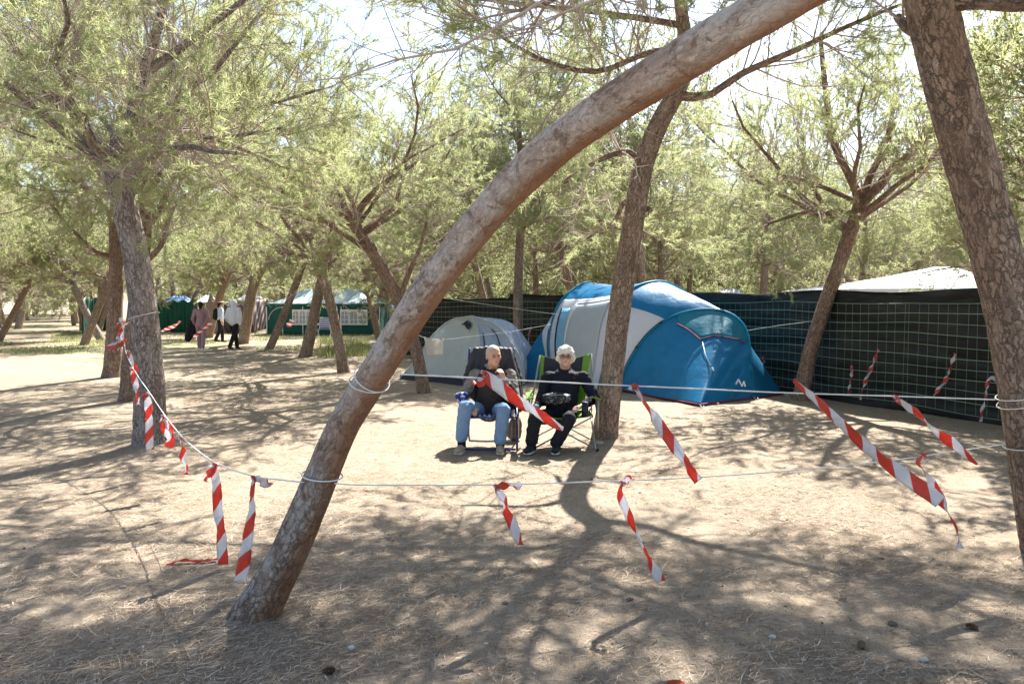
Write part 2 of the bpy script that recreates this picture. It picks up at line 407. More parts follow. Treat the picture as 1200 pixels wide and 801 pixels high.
def unit(v): return v / (np.linalg.norm(v) + 1e-12)
class Tree:
    def __init__(s, seed, q=1.0, needle_w=.0026, needle_n=12, tuft_step=.055, bare=.3, zlow=2.4):
        s.r = np.random.default_rng(seed); s.trunk = Wood(); s.tw = Wood(); s.TP = []; s.TD = []; s.q = q
        s.nw = needle_w; s.nn = needle_n; s.ts = tuft_step; s.bare = bare; s.zlow = zlow; s.density = (1.0, 1.0)
    def path(s, p, d, L, n, wob, trop):
        pts = [np.array(p, float)]; d = unit(np.array(d, float))
        for i in range(n):
            d = unit(d + s.r.normal(0, wob, 3) + np.array([0, 0, trop])); pts.append(pts[-1] + d * L / n)
        return np.array(pts)
    def kids(s, pts, t0, cnt, ang):
        out = []; m = len(pts) - 1
        for t in np.sort(s.r.uniform(t0, 1, cnt)):
            i = min(m - 1, int(t * m)); f = t * m - i; p = pts[i] * (1 - f) + pts[i + 1] * f; d = unit(pts[i + 1] - pts[i])
            a = s.r.normal(0, 1, 3); a = unit(a - d * a.dot(d)); th = R(s.r.uniform(*ang))
            out.append((p, unit(d * math.cos(th) + a * math.sin(th)), t))
        return out
    def twig(s, p, d, L, green):
        pts = s.path(p, d, L, 3, .22, .06)
        s.tw.tube(pts, np.linspace(.0035, .0016, 4) * (1.0 + .8 * (1 - s.q)), 3, 1 if not green else 0)
        if green:
            n = max(3, int(L * .95 / s.ts)); m = 3
            for t in np.linspace(.42, 1, n) + s.r.uniform(-.03, 0):
                i = min(2, int(t * m)); f = t * m - i; s.TP.append(pts[i] * (1 - f) + pts[i + 1] * f); s.TD.append(unit(pts[i + 1] - pts[i]))
    def branch(s, p, d, L, r, green):
        n = 5; pts = s.path(p, d, L, n, .17, .05)
        s.tw.tube(pts, np.linspace(r, r * .3, n + 1), 4, 0 if green else 1)
        k = max(3, int(L * 12 * s.density[1]))
        for (q, dd, t) in s.kids(pts, .15, k, (25, 65)):
            g2 = green and s.r.random() > .12
            s.twig(q, dd, s.r.uniform(.25, .5) * (1.1 - .4 * t), g2)
        s.twig(pts[-1], pts[-1] - pts[-2], .35, green)
    def limb(s, p, d, L, r, sides=7, pts=None, start=.22, n=7, trop=.03):
        if pts is None: pts = s.path(p, d, L, n, .16, trop)
        m = len(pts)
        L = np.linalg.norm(np.diff(pts, axis=0), axis=1).sum()
        s.trunk.tube(pts, np.linspace(r, r * .28, m) if not hasattr(r, '__len__') else r, sides)
        cnt = int(L * 7.5 * s.density[0])
        for (q, dd, t) in s.kids(pts, start, cnt, (30, 75)):
            dd = unit(dd + np.array([0, 0, .12]))
            low = q[2] < s.zlow + s.r.uniform(0, 1.2)
            green = (s.r.random() > s.bare * (1.7 - 1.3 * t)) and not (low and s.r.random() < .45)
            s.branch(q, dd, s.r.uniform(.7, 1.7) * (1.15 - .4 * t), .011 * (1.2 - .6 * t), green)
        s.branch(pts[-1], pts[-1] - pts[-2], .7, .008, True)
    def crown_mesh(s, name, matn='needle'):
        n = len(s.TP)
        Pn = np.array(s.TP); D = np.array(s.TD); k = s.nn
        Pn = np.repeat(Pn, k, 0); D = np.repeat(D, k, 0)
        N = len(Pn)
        Rv = s.r.normal(0, 1, (N, 3)); dirs = D * .95 + Rv * .60; dirs /= np.linalg.norm(dirs, axis=1)[:, None]
        Ln = s.r.uniform(.06, .115, N)[:, None]
        side = np.cross(dirs, s.r.normal(0, 1, (N, 3))); side /= np.linalg.norm(side, axis=1)[:, None] + 1e-9
        Pn = Pn + s.r.normal(0, .008, (N, 3))
        a = Pn - side * s.nw; b = Pn + side * s.nw; c = Pn + dirs * Ln
        Vn = np.stack([a, b, c], 1).reshape(-1, 3)
        tint = np.zeros((N, 3)); tint[:, 0] = np.repeat(s.r.random(n), k) * .7 + s.r.random(N) * .3; tint[:, 1] = np.repeat(s.r.random(n), k)
        tint = np.repeat(tint, 3, 0)
        Vw = np.concatenate(s.tw.V); Qw = np.concatenate(s.tw.Q); Aw = np.concatenate(s.tw.A); MIw = np.concatenate(s.tw.MI)
        Tn = np.arange(N * 3).reshape(-1, 3) + len(Vw)
        V = np.concatenate([Vw, Vn]); 
        return mesh_np(name, V, [Qw, Tn], [M['twig'], M['twig_grey'], M[matn]], np.concatenate([MIw, np.full(N, 2)]), True,
                       {'bark': np.concatenate([Aw, Vn * 0]), 'tint': np.concatenate([Vw * 0, tint])})
ENT = []
def hero(seed, label, path, barkm, limbs=(), auto=6, autoL=(1.8, 2.8), up=.35, t0=.72, bare=.3, q=1.0, nn=12, nsides=20, flare=1.15, group='pines around the clearing', zlow=2.4, bumpy=.10, steps=60, dens=(1, 1), roll=1.0, matn='needle', droop=0.03):
    """path: (px, py, widthpx, depth) up the trunk; limbs: lists of the same"""
    t = Tree(seed, q=q, needle_n=nn, bare=bare, zlow=zlow, needle_w=.0032 if q >= 1 else (.0045 if q > .75 else .008)); t.density = dens
    w = [P(a, b, d) for a, b, _, d in path]; rad = [c * pxm(d) / 2 for _, _, c, d in path]
    base = w[0].copy(); base.z = gz(base.x, base.y); w[0] = base
    z0 = w[0] + (w[0] - w[1]).normalized() * .25
    w = [z0] + w; rad = [rad[0] * flare] + rad; rad[1] *= 1.06
    pts = np.array(interp(w, steps))
    # radii by arc length
    L = np.concatenate([[0], np.cumsum([(w[i + 1] - w[i]).length for i in range(len(w) - 1)])])
    s_ = np.linspace(0, L[-1], steps); rr = np.interp(s_, L, rad)
    dz = np.clip(1 - np.maximum(0, pts[:, 2]) / .22, 0, 1) ** 2; rr = rr * (1 + dz * (flare - 1) * .8)
    t.trunk.tube(pts, rr, nsides, 0, bumpy, seed)
    for lb in limbs:
        lw = [P(a, b, d) for a, b, _, d in lb]; lr = [c * pxm(d) / 2 for _, _, c, d in lb]
        m = 14; lp = np.array(interp(lw, m)); ll = np.concatenate([[0], np.cumsum([(lw[i + 1] - lw[i]).length for i in range(len(lw) - 1)])])
        t.limb(None, None, 0, np.interp(np.linspace(0, ll[-1], m), ll, lr), 10, pts=lp, start=.2)
    m = len(pts)
    auto = int(auto * 1.5)
    for i in range(auto):
        f = t.r.uniform(t0, 1.0) if i else 1.0
        k = min(m - 2, int(f * (m - 1))); d = unit(pts[k + 1] - pts[k])
        az = 2 * math.pi * (i / max(1, auto)) * roll + t.r.uniform(-.4, .4)
        dd = np.array([math.cos(az), math.sin(az), up + t.r.uniform(-.15, .35)])
        t.limb(pts[k], dd, t.r.uniform(*autoL), max(.012, rr[k] * .45), 7, trop=droop)
    o = thing('pine_tree', label, 'pine tree', base, group)
    link('trunk', t.trunk.mesh('trunk', [M[barkm]]), o)
    link('crown', t.crown_mesh('crown', matn), o)
    ENT.append(o); return o, pts, rr

CLR = 'pines standing round the clearing'
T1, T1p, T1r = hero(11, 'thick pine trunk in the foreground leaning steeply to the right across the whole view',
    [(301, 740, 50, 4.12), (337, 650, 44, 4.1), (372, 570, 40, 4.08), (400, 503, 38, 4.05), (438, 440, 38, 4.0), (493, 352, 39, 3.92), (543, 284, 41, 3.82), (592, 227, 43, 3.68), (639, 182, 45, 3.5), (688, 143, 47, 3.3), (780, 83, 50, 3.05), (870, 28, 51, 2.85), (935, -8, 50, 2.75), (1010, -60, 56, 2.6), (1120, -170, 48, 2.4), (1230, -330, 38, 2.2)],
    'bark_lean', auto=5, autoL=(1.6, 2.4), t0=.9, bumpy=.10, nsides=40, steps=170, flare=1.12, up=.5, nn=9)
T2, T2p, T2r = hero(22, 'straight brown pine trunk right beside the green folding chair, casting the long forked shadow',
    [(709, 517, 28, 9.65), (717, 440, 26, 9.65), (728, 350, 26, 9.7), (742, 262, 25, 9.7), (755, 190, 24, 9.7), (776, 138, 22, 9.7), (797, 98, 20, 9.7), (802, 50, 16, 9.7), (797, 0, 14, 9.6), (790, -70, 11, 9.5), (800, -150, 8, 9.4)],
    'bark_brown',
    limbs=[[(750, 188, 9, 9.7), (735, 178, 8, 9.6), (715, 182, 7, 9.5), (690, 194, 5, 9.4), (655, 215, 3, 9.2)],
           [(795, 112, 12, 9.7), (830, 112, 9, 9.5), (870, 86, 8, 9.3), (930, 60, 7, 9.1), (1000, 28, 5, 8.9), (1070, 0, 3, 8.8)],
           [(800, 60, 9, 9.7), (760, 62, 7, 9.3), (700, 84, 6, 8.8), (640, 72, 5, 8.4), (590, 45, 4, 8.1), (535, 5, 3, 7.8)],
           [(800, 30, 8, 9.7), (740, 20, 7, 9.9), (660, 10, 5, 10.1), (570, 0, 4, 10.3), (470, -10, 3, 10.5)],
           [(758, 245, 9, 9.7), (735, 235, 6, 9.9), (722, 255, 5, 10.1)]],
    auto=13, autoL=(2.6, 4.2), t0=.80, bare=.36, steps=90, dens=(1.3, 1.0), nn=10, flare=1.1, zlow=4.6)
T3, T3p, T3r = hero(33, 'big scaly pine trunk at the right edge of the view, tied to both white ropes',
    [(1232, 662, 58, 5.15), (1220, 590, 55, 5.15), (1201, 460, 55, 5.15), (1180, 350, 54, 5.15), (1149, 230, 54, 5.1), (1125, 140, 54, 5.05), (1100, 45, 55, 5.0), (1088, -20, 55, 4.95), (1082, -120, 50, 4.9), (1085, -260, 40, 4.8)],
    'bark_brown',
    limbs=[[(1100, 8, 22, 4.95), (1140, 2, 17, 4.8), (1200, 6, 15, 4.6), (1280, -10, 12, 4.4), (1370, -60, 8, 4.2)],
           [(1085, 40, 20, 5.0), (1064, 32, 14, 5.1), (1052, 20, 9, 5.2)],
           [(1090, -60, 20, 4.9), (1000, -110, 14, 5.3), (900, -130, 9, 5.8), (800, -120, 5, 6.3)]],
    auto=9, autoL=(2.2, 3.4), t0=.8, bare=.35, steps=110, nsides=36, bumpy=.12, nn=9)
T4, T4p, T4r = hero(44, 'grey pine at the left forking into two big limbs, nearest trunk behind the hanging tape',
    [(176, 526, 36, 9.2), (174, 430, 33, 9.2), (164, 330, 30, 9.2), (151, 262, 28, 9.2), (135, 205, 25, 9.2), (124, 180, 24, 9.2)],
    'bark_grey',
    limbs=[[(124, 184, 22, 9.2), (95, 148, 19, 9.1), (68, 118, 16, 9.0), (45, 98, 12, 8.9), (15, 50, 8, 8.7), (-20, 0, 5, 8.5)],
           [(128, 186, 20, 9.2), (150, 152, 17, 9.2), (166, 96, 14, 9.2), (180, 50, 12, 9.2), (193, 0, 10, 9.2), (200, -70, 7, 9.2)],
           [(163, 90, 12, 9.2), (200, 65, 10, 9.0), (240, 35, 8, 8.7), (290, -5, 6, 8.4), (330, -60, 4, 8.1)],
           [(70, 120, 12, 9.0), (85, 85, 9, 8.9), (90, 40, 8, 8.8), (70, -10, 5, 8.6)],
           [(150, 165, 7, 9.2), (200, 165, 6, 9.0), (270, 160, 5, 8.7), (330, 150, 3, 8.4)],
           [(165, 130, 7, 9.2), (230, 130, 6, 9.3), (300, 125, 5, 9.4), (380, 104, 3, 9.5)]],
    auto=5, autoL=(2.0, 3.2), t0=.9, bare=.5, steps=60, nn=10, nsides=28, dens=(1.25, 1), flare=1.15)
T6, _, _ = hero(66, 'brown pine partly hidden right behind the grey forked pine on the left',
    [(153, 470, 24, 13.4), (156, 400, 21, 13.4), (163, 330, 17, 13.4), (170, 270, 15, 13.4), (173, 200, 14, 13.4), (176, 130, 11, 13.4), (182, 60, 8, 13.4), (190, 0, 6, 13.4)],
    'bark_red', limbs=[[(171, 268, 9, 13.4), (185, 248, 8, 13.2), (200, 215, 6, 13.0), (215, 150, 4, 12.8)],
                       [(168, 310, 7, 13.4), (190, 285, 6, 13.2), (205, 240, 5, 13.0), (250, 215, 3, 12.6)]],
    auto=12, autoL=(2.2, 3.8), t0=.55, bare=.28, q=.9, nn=10, nsides=16, dens=(1.1, 1))
T5, _, _ = hero(55, 'upright reddish pine left of the grey forked pine, with tape scraps in front',
    [(131, 444, 20, 17.5), (134, 390, 18, 17.5), (136, 320, 16, 17.5), (136, 262, 15, 17.5), (140, 200, 13, 17.5), (146, 140, 11, 17.5), (150, 80, 8, 17.5)],
    'bark_red', limbs=[[(132, 300, 6, 17.5), (112, 295, 5, 17.2), (85, 270, 4, 16.8), (60, 240, 3, 16.5)]],
    auto=11, autoL=(2.2, 3.7), t0=.5, bare=.3, q=.9, nn=10, nsides=16, dens=(1.3, 1))
T7, _, _ = hero(77, 'slim pine by the grey dome tent bending left behind the leaning trunk',
    [(497, 460, 15, 14.6), (487, 408, 14, 14.6), (470, 358, 15, 14.6), (452, 322, 15, 14.6), (432, 288, 14, 14.6), (416, 262, 12, 14.6)],
    'bark_red', limbs=[[(416, 262, 9, 14.6), (425, 240, 8, 14.5), (450, 215, 6, 14.4), (490, 190, 4, 14.2)],
                       [(468, 350, 7, 14.6), (480, 318, 6, 14.5), (492, 290, 4, 14.4), (500, 260, 3, 14.3)],
                       [(416, 262, 8, 14.6), (400, 235, 7, 14.7), (395, 190, 5, 14.8), (410, 130, 3, 14.9)],
                       [(418, 262, 7, 14.6), (380, 240, 6, 14.2), (330, 225, 4, 13.8)]],
    auto=6, autoL=(2.4, 3.6), t0=.82, bare=.45, q=.9, nn=10, nsides=16, up=.6, dens=(1, .9))
T8, _, _ = hero(88, 'thin pine leaning left in the middle of the lane in front of the marquee',
    [(403, 437, 14, 18.6), (394, 385, 12, 18.6), (382, 335, 12, 18.6), (368, 300, 11, 18.6), (362, 280, 10, 18.6)],
    'bark_brown', limbs=[[(362, 282, 7, 18.6), (345, 255, 6, 18.4), (320, 230, 4, 18.1), (300, 190, 3, 17.8)],
                         [(362, 282, 7, 18.6), (375, 250, 6, 18.7), (385, 200, 5, 18.8), (380, 140, 3, 18.9)]],
    auto=8, autoL=(1.8, 2.9), t0=.8, bare=.35, q=.8, nn=9, nsides=12, dens=(1.2, 1))
T14, _, _ = hero(140, 'reddish pine in front of the black fence leaning right and forking high up',
    [(938, 464, 18, 13.6), (950, 410, 17, 13.6), (966, 360, 17, 13.6), (985, 305, 16, 13.6), (1000, 262, 16, 13.6), (1010, 235, 15, 13.6)],
    'bark_red', limbs=[[(1010, 238, 11, 13.6), (995, 205, 9, 13.5), (978, 170, 8, 13.4), (968, 110, 7, 13.3), (962, 50, 5, 13.2)],
                       [(1010, 238, 10, 13.6), (1020, 205, 8, 13.6), (1040, 165, 7, 13.6), (1048, 110, 4, 13.6)],
                       [(1012, 238, 11, 13.6), (1040, 205, 9, 13.4), (1075, 170, 8, 13.1), (1100, 125, 6, 12.8), (1130, 80, 4, 12.5)],
                       [(1000, 250, 6, 13.6), (960, 245, 5, 13.2), (900, 262, 3, 12.8)]],
    auto=6, autoL=(2.4, 3.8), t0=.80, bare=.5, q=.9, nn=10, nsides=16, up=.5, dens=(1.0, .9))
T13, _, _ = hero(130, 'straight dark pine rising between the grey dome tent and the blue tent',
    [(607, 425, 12, 20.5), (607, 350, 11, 20.5), (609, 290, 10, 20.5), (611, 250, 9, 20.5), (610, 190, 7, 20.5), (607, 120, 5, 20.5)],
    'bark_brown', auto=14, autoL=(1.5, 2.6), t0=.5, bare=.25, q=.8, nn=10, nsides=12, dens=(1.3, 1))
T9, _, _ = hero(99, 'short thick pine base leaning right behind the thin lane pine',
    [(358, 418, 14, 24), (366, 380, 12, 24), (374, 340, 12, 24), (382, 312, 10, 24), (392, 270, 7, 24)],
    'bark_brown', auto=9, autoL=(2, 3), t0=.7, q=.7, nn=8, nsides=10, bare=.3)
T10, _, _ = hero(101, 'slender pine leaning right with its foot left of the marquee entrance',
    [(316, 411, 9, 28), (330, 375, 9, 28), (344, 340, 8.5, 28), (354, 312, 8, 28), (366, 270, 6, 28)],
    'bark_brown', auto=9, autoL=(2, 3), t0=.7, q=.7, nn=8, nsides=10, bare=.3)
T11, _, _ = hero(102, 'pale pine just right of the person in the white hoodie',
    [(285, 403, 12, 31), (290, 370, 12, 31), (297, 335, 11, 31), (308, 312, 9, 31), (318, 285, 6, 31)],
    'bark_brown', limbs=[[(297, 335, 6, 31), (290, 318, 5, 31), (282, 305, 3, 31)]], auto=9, autoL=(2, 3), t0=.75, q=.7, nn=8, nsides=10, bare=.3)
T12, _, _ = hero(103, 'leaning pine between the person in purple and the person with the black backpack',
    [(245, 392, 8, 36), (252, 365, 8, 36), (260, 340, 8, 36), (268, 318, 7, 36)],
    'bark_brown', auto=9, autoL=(2, 3), t0=.8, q=.7, nn=8, nsides=10, bare=.3)
T15, _, _ = hero(104, 'slanted pine stem in front of the green tarpaulin right of the forked pine',
    [(212, 384, 7, 44), (221, 365, 7, 44), (230, 345, 6, 44), (238, 325, 5, 44)],
    'bark_brown', auto=8, autoL=(2, 3), t0=.8, q=.7, nn=8, nsides=10, bare=.3)
T16, _, _ = hero(105, 'pine leaning left beside the green tarpaulin at the lane edge',
    [(119, 399, 9, 34), (104, 372, 8, 34), (92, 348, 8, 34), (84, 328, 7, 34), (76, 305, 5, 34)],
    'bark_grey', auto=9, autoL=(2, 3), t0=.7, q=.7, nn=8, nsides=10, bare=.3)
T17, _, _ = hero(106, 'pale orange stem leaning right in front of the green tarpaulin',
    [(115, 392, 6, 40), (121, 370, 6, 40), (127, 347, 5, 40), (132, 325, 4, 40)],
    'bark_brown', auto=8, autoL=(2, 3), t0=.8, q=.7, nn=8, nsides=10, bare=.3)
T18, _, _ = hero(107, 'dark pine leaning right at the far left edge of the view',
    [(-2, 401, 8, 33), (10, 378, 7.5, 33), (22, 355, 7, 33), (32, 335, 6, 33), (42, 312, 4, 33)],
    'bark_red', auto=9, autoL=(2, 3), t0=.7, q=.7, nn=8, nsides=10, bare=.3)
T19, _, _ = hero(108, 'grey pine second in the row along the left side of the lane',
    [(21, 385, 8, 47), (27, 362, 7, 47), (32, 345, 6, 47), (36, 325, 4, 47)],
    'bark_grey', auto=8, autoL=(2, 3), t0=.7, q=.7, nn=8, nsides=10, bare=.3)

# ---- the plantation behind: a few kinds of pine, copied
def generic(seed, h, lean):
    t = Tree(seed, q=.5, needle_n=12, bare=.28, zlow=2.2, needle_w=.0075, tuft_step=.085); t.density = (.8, .8)
    fork = h * t.r.uniform(.28, .36)
    d = unit(np.array([math.sin(lean), t.r.uniform(-.15, .15), math.cos(lean)]))
    tr = t.path((0, 0, -.2), d, fork + .2, 8, .05, .02)
    t.trunk.tube(tr, np.linspace(.15, .115, 9), 10, 0)
    top = t.path(tr[-1], tr[-1] - tr[-2], h * .55, 8, .10, .08)
    t.trunk.tube(top, np.linspace(.115, .03, 9), 8, 0)
    for i in range(26):
        k = int(t.r.uniform(0, 8.2)); az = 2.4 * i + t.r.uniform(-.3, .3)
        t.limb(top[k], np.array([math.cos(az), math.sin(az), t.r.uniform(-.05, .55)]), t.r.uniform(1.9, 3.0) * (1 - k * .05), .045 * (1 - k * .07), 5)
    return t.trunk.mesh('trunk', [M['bark_brown']]), t.crown_mesh('crown', 'needle_far')
KINDS = [generic(500 + i, [8.2, 9.0, 7.6, 9.4, 8.6][i], R([6, -14, 20, -4, 13][i])) for i in range(5)]
def shrub(seed):
    t = Tree(seed, q=.5, needle_n=8, bare=.1, zlow=0, needle_w=.014, tuft_step=.1); t.density = (.8, .8)
    for i in range(14):
        az = 2.4 * i; p0 = t.path((.25 * math.cos(az), .25 * math.sin(az), -.1), (math.cos(az) * .8, math.sin(az) * .8, .9), t.r.uniform(1.6, 2.6), 6, .12, .05)
        t.limb(None, None, 0, np.linspace(.04, .01, 7), 5, pts=p0, start=.05)
    return t.trunk.mesh('stems', [M['bark_brown']]), t.crown_mesh('foliage', 'needle_far')
SHRUB = shrub(901)
rs = random.Random(7)
def place_shrub(x, y, label, group, s_):
    o = thing('shrub', label, 'shrub', (x, y, 0), group); o.rotation_euler = (0, 0, rs.uniform(0, 6.28)); o.scale = (s_ * rs.uniform(1, 1.4), s_ * rs.uniform(1, 1.4), s_)
    for nm, me in zip(('stems', 'foliage'), SHRUB):
        c = bpy.data.objects.new(nm, me); COL.objects.link(c); c.parent = o
for i in range(46):
    y = rs.uniform(44, 84); x = y * rs.uniform(-.16, .72)
    place_shrub(x, y, 'bushy evergreen undergrowth in the wood behind the dark fence', 'undergrowth behind the fence', rs.uniform(.9, 1.5))
for i in range(16):
    y = rs.uniform(52, 84); x = y * rs.uniform(-.42, -.16)
    place_shrub(x, y, 'bushy evergreen undergrowth behind the far tents', 'undergrowth behind the far tents', rs.uniform(.9, 1.4))
heroes_xy = [(o.location.x, o.location.y) for o in ENT]
def zone(x, y):
    a = math.degrees(math.atan2(x, y))
    if a < -18: return 'far'
    return 'x'
NB = 0
def place_generic(x, y, label, group, force=None, sc=None):
    global NB
    for hx, hy in heroes_xy:
        if (hx - x) ** 2 + (hy - y) ** 2 < 2.6 ** 2: return
    k = rs.randrange(5) if force is None else force
    o = thing('pine_tree', label, 'pine tree', (x, y, gz(x, y) if y < 90 else 0), group)
    o.rotation_euler = (0, 0, rs.uniform(0, 6.28)); s_ = sc or (rs.uniform(.85, 1.1) if y < 24 else rs.uniform(.95, 1.25)); o.scale = (s_, s_, s_)
    for nm, me in zip(('trunk', 'crown'), KINDS[k]):
        c = bpy.data.objects.new(nm, me); COL.objects.link(c); c.parent = o
    NB += 1
for ip in range(-6, 16):
    p = .8 + 4.95 * ip
    for iw in range(-1, 20 if ip > 0 else 30):
        w_ = (4.9 + 4.85 * iw) if ip > 0 else (3.0 + 3.9 * iw)
        x = p * .876 - w_ * .482 + rs.uniform(-.7, .7); y = p * .482 + w_ * .876 + rs.uniform(-.7, .7)
        if y < 2 or y > (78 if ip > 0 else 105): continue
        a = math.degrees(math.atan2(x, y))
        if abs(a) > 36 + 60 / max(y, 4): continue
        if y > 48 and rs.random() < .25: continue
        # keep the clearing, the lane, the tents free
        pp = x * .876 + y * .482; ww = -x * .482 + y * .876
        if ip in (0, 1) and ww < 33: continue
        if -4.6 < pp < 10 and ww < 30 and ip not in (-1,): continue
        if 0 < pp < 14.2 and 31 < y < 44 and x < -3: continue
        if ip in (2,) and ww < 22 and ww > 6.5: continue
        if 20 < a < 34 and 15 < y < 33: continue
        if 5 < x < 20 and 20 < y < 31: continue
        if y < 3.5 and x < 0: continue
        side = 'lane' if pp < 3.5 else ('tents' if x < -2 else 'fence')
        lab = {'lane': 'distant pine in the plantation rows along the far left lane',
               'tents': 'distant pine in the wood behind the far tents',
               'fence': 'pine in the wood rising behind the dark fence'}[side]
        grp = {'lane': 'pines along the far lane', 'tents': 'pines behind the far tents', 'fence': 'pines behind the fence'}[side]
        place_generic(x, y, lab, grp)
print('generic trees', NB)
# ------------------------------------------------------------------ more materials
M['black_cloth'] = cloth('black_shade_cloth', (.018, .018, .018), .62, 0, .5, 3, .2)
def shade_cloth():
    m = M['black_cloth']; g = NG(m); v = g.obj()
    n = g.noise(g.mapping(v, (.5, .5, 3.2)), 1.6, 4, .6, .8); f = g.noise(v, 120, 2)
    c = g.mix(g.ramp(n, [(.35, (0, 0, 0)), (.7, (1, 1, 1))]), (.009, .009, .0092), (.042, .042, .042))
    g.l(c, g.b.inputs['Base Color']); g.bump(g.math('ADD', n, g.math('MULTIPLY', f, .05)), .8, .06)
shade_cloth()
M['net'] = mat('pale_green_net_cord', (.34, .52, .34), .6)
M['net_pale'] = mat('pale_net_cord', (.45, .50, .38), .6)
M['rope'] = mat('white_rope', (.72, .71, .68), .8)
M['rope_b'] = mat('worn_rope', (.55, .52, .46), .85)
M['metal_grey'] = mat('grey_tube', (.32, .33, .34), .35, .5, .7)
M['metal_blue'] = mat('blue_lacquered_tube', (.02, .035, .16), .35, .5)
M['black_plastic'] = mat('black_plastic', (.02, .02, .02), .5)

def stripe_tape(name):
    m = mat(name, (.8, .8, .8), .35, .5); g = NG(m); s = g.n('ShaderNodeSeparateXYZ'); g.l(g.uv(), s.inputs[0])
    # v = metres along the tape, u = 0..1 across; the bands run on the slant
    t = g.math('ADD', s.outputs[1], g.math('MULTIPLY', s.outputs[0], .085))
    fr = g.math('FRACT', g.math('MULTIPLY', t, 1 / .21))
    k = g.ramp(fr, [(0, (0, 0, 0)), (.49, (0, 0, 0)), (.51, (1, 1, 1)), (1, (1, 1, 1))], 'CONSTANT' if False else 'LINEAR')
    c = g.mix(k, (.82, .82, .86), (.78, .075, .035))
    n = g.noise(g.obj(), 30, 3); c = g.mix(g.math('MULTIPLY', n, .2), c, (.45, .40, .36))
    g.l(c, g.b.inputs['Base Color']); g.bump(g.noise(g.obj(), 16, 4, .6, 1.5), .8, .02)
    translucent(m, c, .45); return m
M['tape'] = stripe_tape('red_white_barrier_tape')

# ------------------------------------------------------------------ dark fence
FL = [(8.2, 7.2), (6.75, 10.35), (6.15, 11.9), (5.3, 13.95), (4.2, 16.9), (2.9, 19.0), (.6, 21.6), (-1.2, 23.2), (-3.4, 25.0)]
FH = 1.84
def fence():
    root = thing('screen_fence', 'long fence of black shade cloth behind the tents, strung with pale green netting', 'fence', (5.3, 13.95, 0))
    line = interp([(x, y, 0) for x, y in FL], 260)
    rnd = random.Random(3)
    Ls = [0]
    for i in range(1, len(line)): Ls.append(Ls[-1] + (line[i] - line[i - 1]).length)
    def nrm(i):
        a = line[max(0, i - 1)]; b = line[min(len(line) - 1, i + 1)]; t = (b - a).normalized(); return Vector((t.y, -t.x, 0)) * -1
    def off(i, z):
        s = Ls[i]
        w = .07 * mnoise.noise(Vector((s * .45, z * 2.2 + s * .12, 3))) + .05 * mnoise.noise(Vector((s * .9, z * 5 - s * .4, 9)))
        if z < .35: w += .10 * (1 - z / .35) * (mnoise.noise(Vector((s * .8, 4, 4))) + .4)
        return w
    def hz(i): return FH + .02 * math.sin(Ls[i] * 1.9) + .03 * mnoise.noise(Vector((Ls[i] * .5, 0, 0))) - (.10 if Ls[i] > 17.5 else 0)
    mb = MB(); nz = 30
    rows = []
    for j in range(nz + 1):
        r = []
        for i in range(len(line)):
            z = hz(i) * j / nz; p = line[i] + nrm(i) * (off(i, z) - .06); r.append((p.x, p.y, z - .01 + gz(p.x, p.y) * (1 - j / nz)))
        rows.append(r)
    mb.grid(rows)
    o = mb.build('shade_cloth', M['black_cloth'], root, True); thicken(o, .006)
    # hem with folded top
    t = MB(); t.tube([(line[i].x - nrm(i).x * .06, line[i].y - nrm(i).y * .06, hz(i)) for i in range(0, len(line), 2)], .012, 5)
    t.build('top_hem', M['black_cloth'], root, True)
    # netting: horizontal and vertical cords in front (towards the camera)
    h = MB(); v = MB()
    z = .12; k = 0
    while z < 1.7:
        h.tube([(line[i].x + nrm(i).x * .03, line[i].y + nrm(i).y * .03, z + .015 * math.sin(Ls[i] * 1.3 + k) - .02 * math.sin(math.pi * ((Ls[i] / 2.7) % 1))) for i in range(0, len(line), 4)], (.0058 if k % 2 else .0046), 3, cap=False)
        z += .155; k += 1
    s_next = 0
    for i in range(len(line)):
        if Ls[i] >= s_next:
            s_next += .165; a = rnd.uniform(-.02, .02)
            n_ = nrm(i); b = line[i] + n_ * .032; tt = Vector((-n_.y, n_.x, 0))
            v.tube([b + tt * a * q + Vector((0, 0, .1 + 1.55 * q + 0)) for q in (0, .25, .5, .75, 1)], (.0014), 3, cap=False)
    net = h.build('netting', M['net'], root, True)
    v.build('netting_cross_cords', M['net'], root, True)
    for s0 in (0.5, 3.4, 6.8, 9.9, 13.2, 16.4, 19.4, 22.0):
        i = min(range(len(line)), key=lambda q: abs(Ls[q] - s0)); b = line[i] - nrm(i) * .14
        p = MB(); p.tube([(b.x, b.y, -.1), (b.x, b.y, FH - .05)], .022, 8); p.build('post', M['metal_grey'], root, True)
    return line, Ls, nrm
FLN, FLS, FNR = fence()

# ------------------------------------------------------------------ tents
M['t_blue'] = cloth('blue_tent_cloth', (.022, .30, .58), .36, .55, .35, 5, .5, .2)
M['t_blue_dark'] = cloth('shaded_blue_tent_cloth', (.016, .21, .42), .5, .45, .3, 5, .4, .15)  # same blue cloth darkened: shade of the right wing put into the colour
M['t_teal'] = cloth('teal_tent_hood_cloth', (.010, .30, .46), .45, .5, .3, 6, .5, .15)
M['t_white'] = cloth('off_white_tent_cloth', (.76, .78, .84), .5, .42, .3, 5, .4, .06)
M['t_door'] = cloth('grey_tent_door_cloth', (.58, .64, .68), .6, .42, .25, 4, .3, .05)
M['t_window'] = cloth('light_blue_window_mesh', (.26, .58, .76), .4, .4, .2, 5, .5, .15)
M['t_black'] = mat('dark_tent_trim', (.012, .014, .03), .5)
M['t_red'] = mat('crimson_piping', (.25, .01, .03), .6)
M['t_print'] = mat('pale_print', (.72, .78, .82), .6)

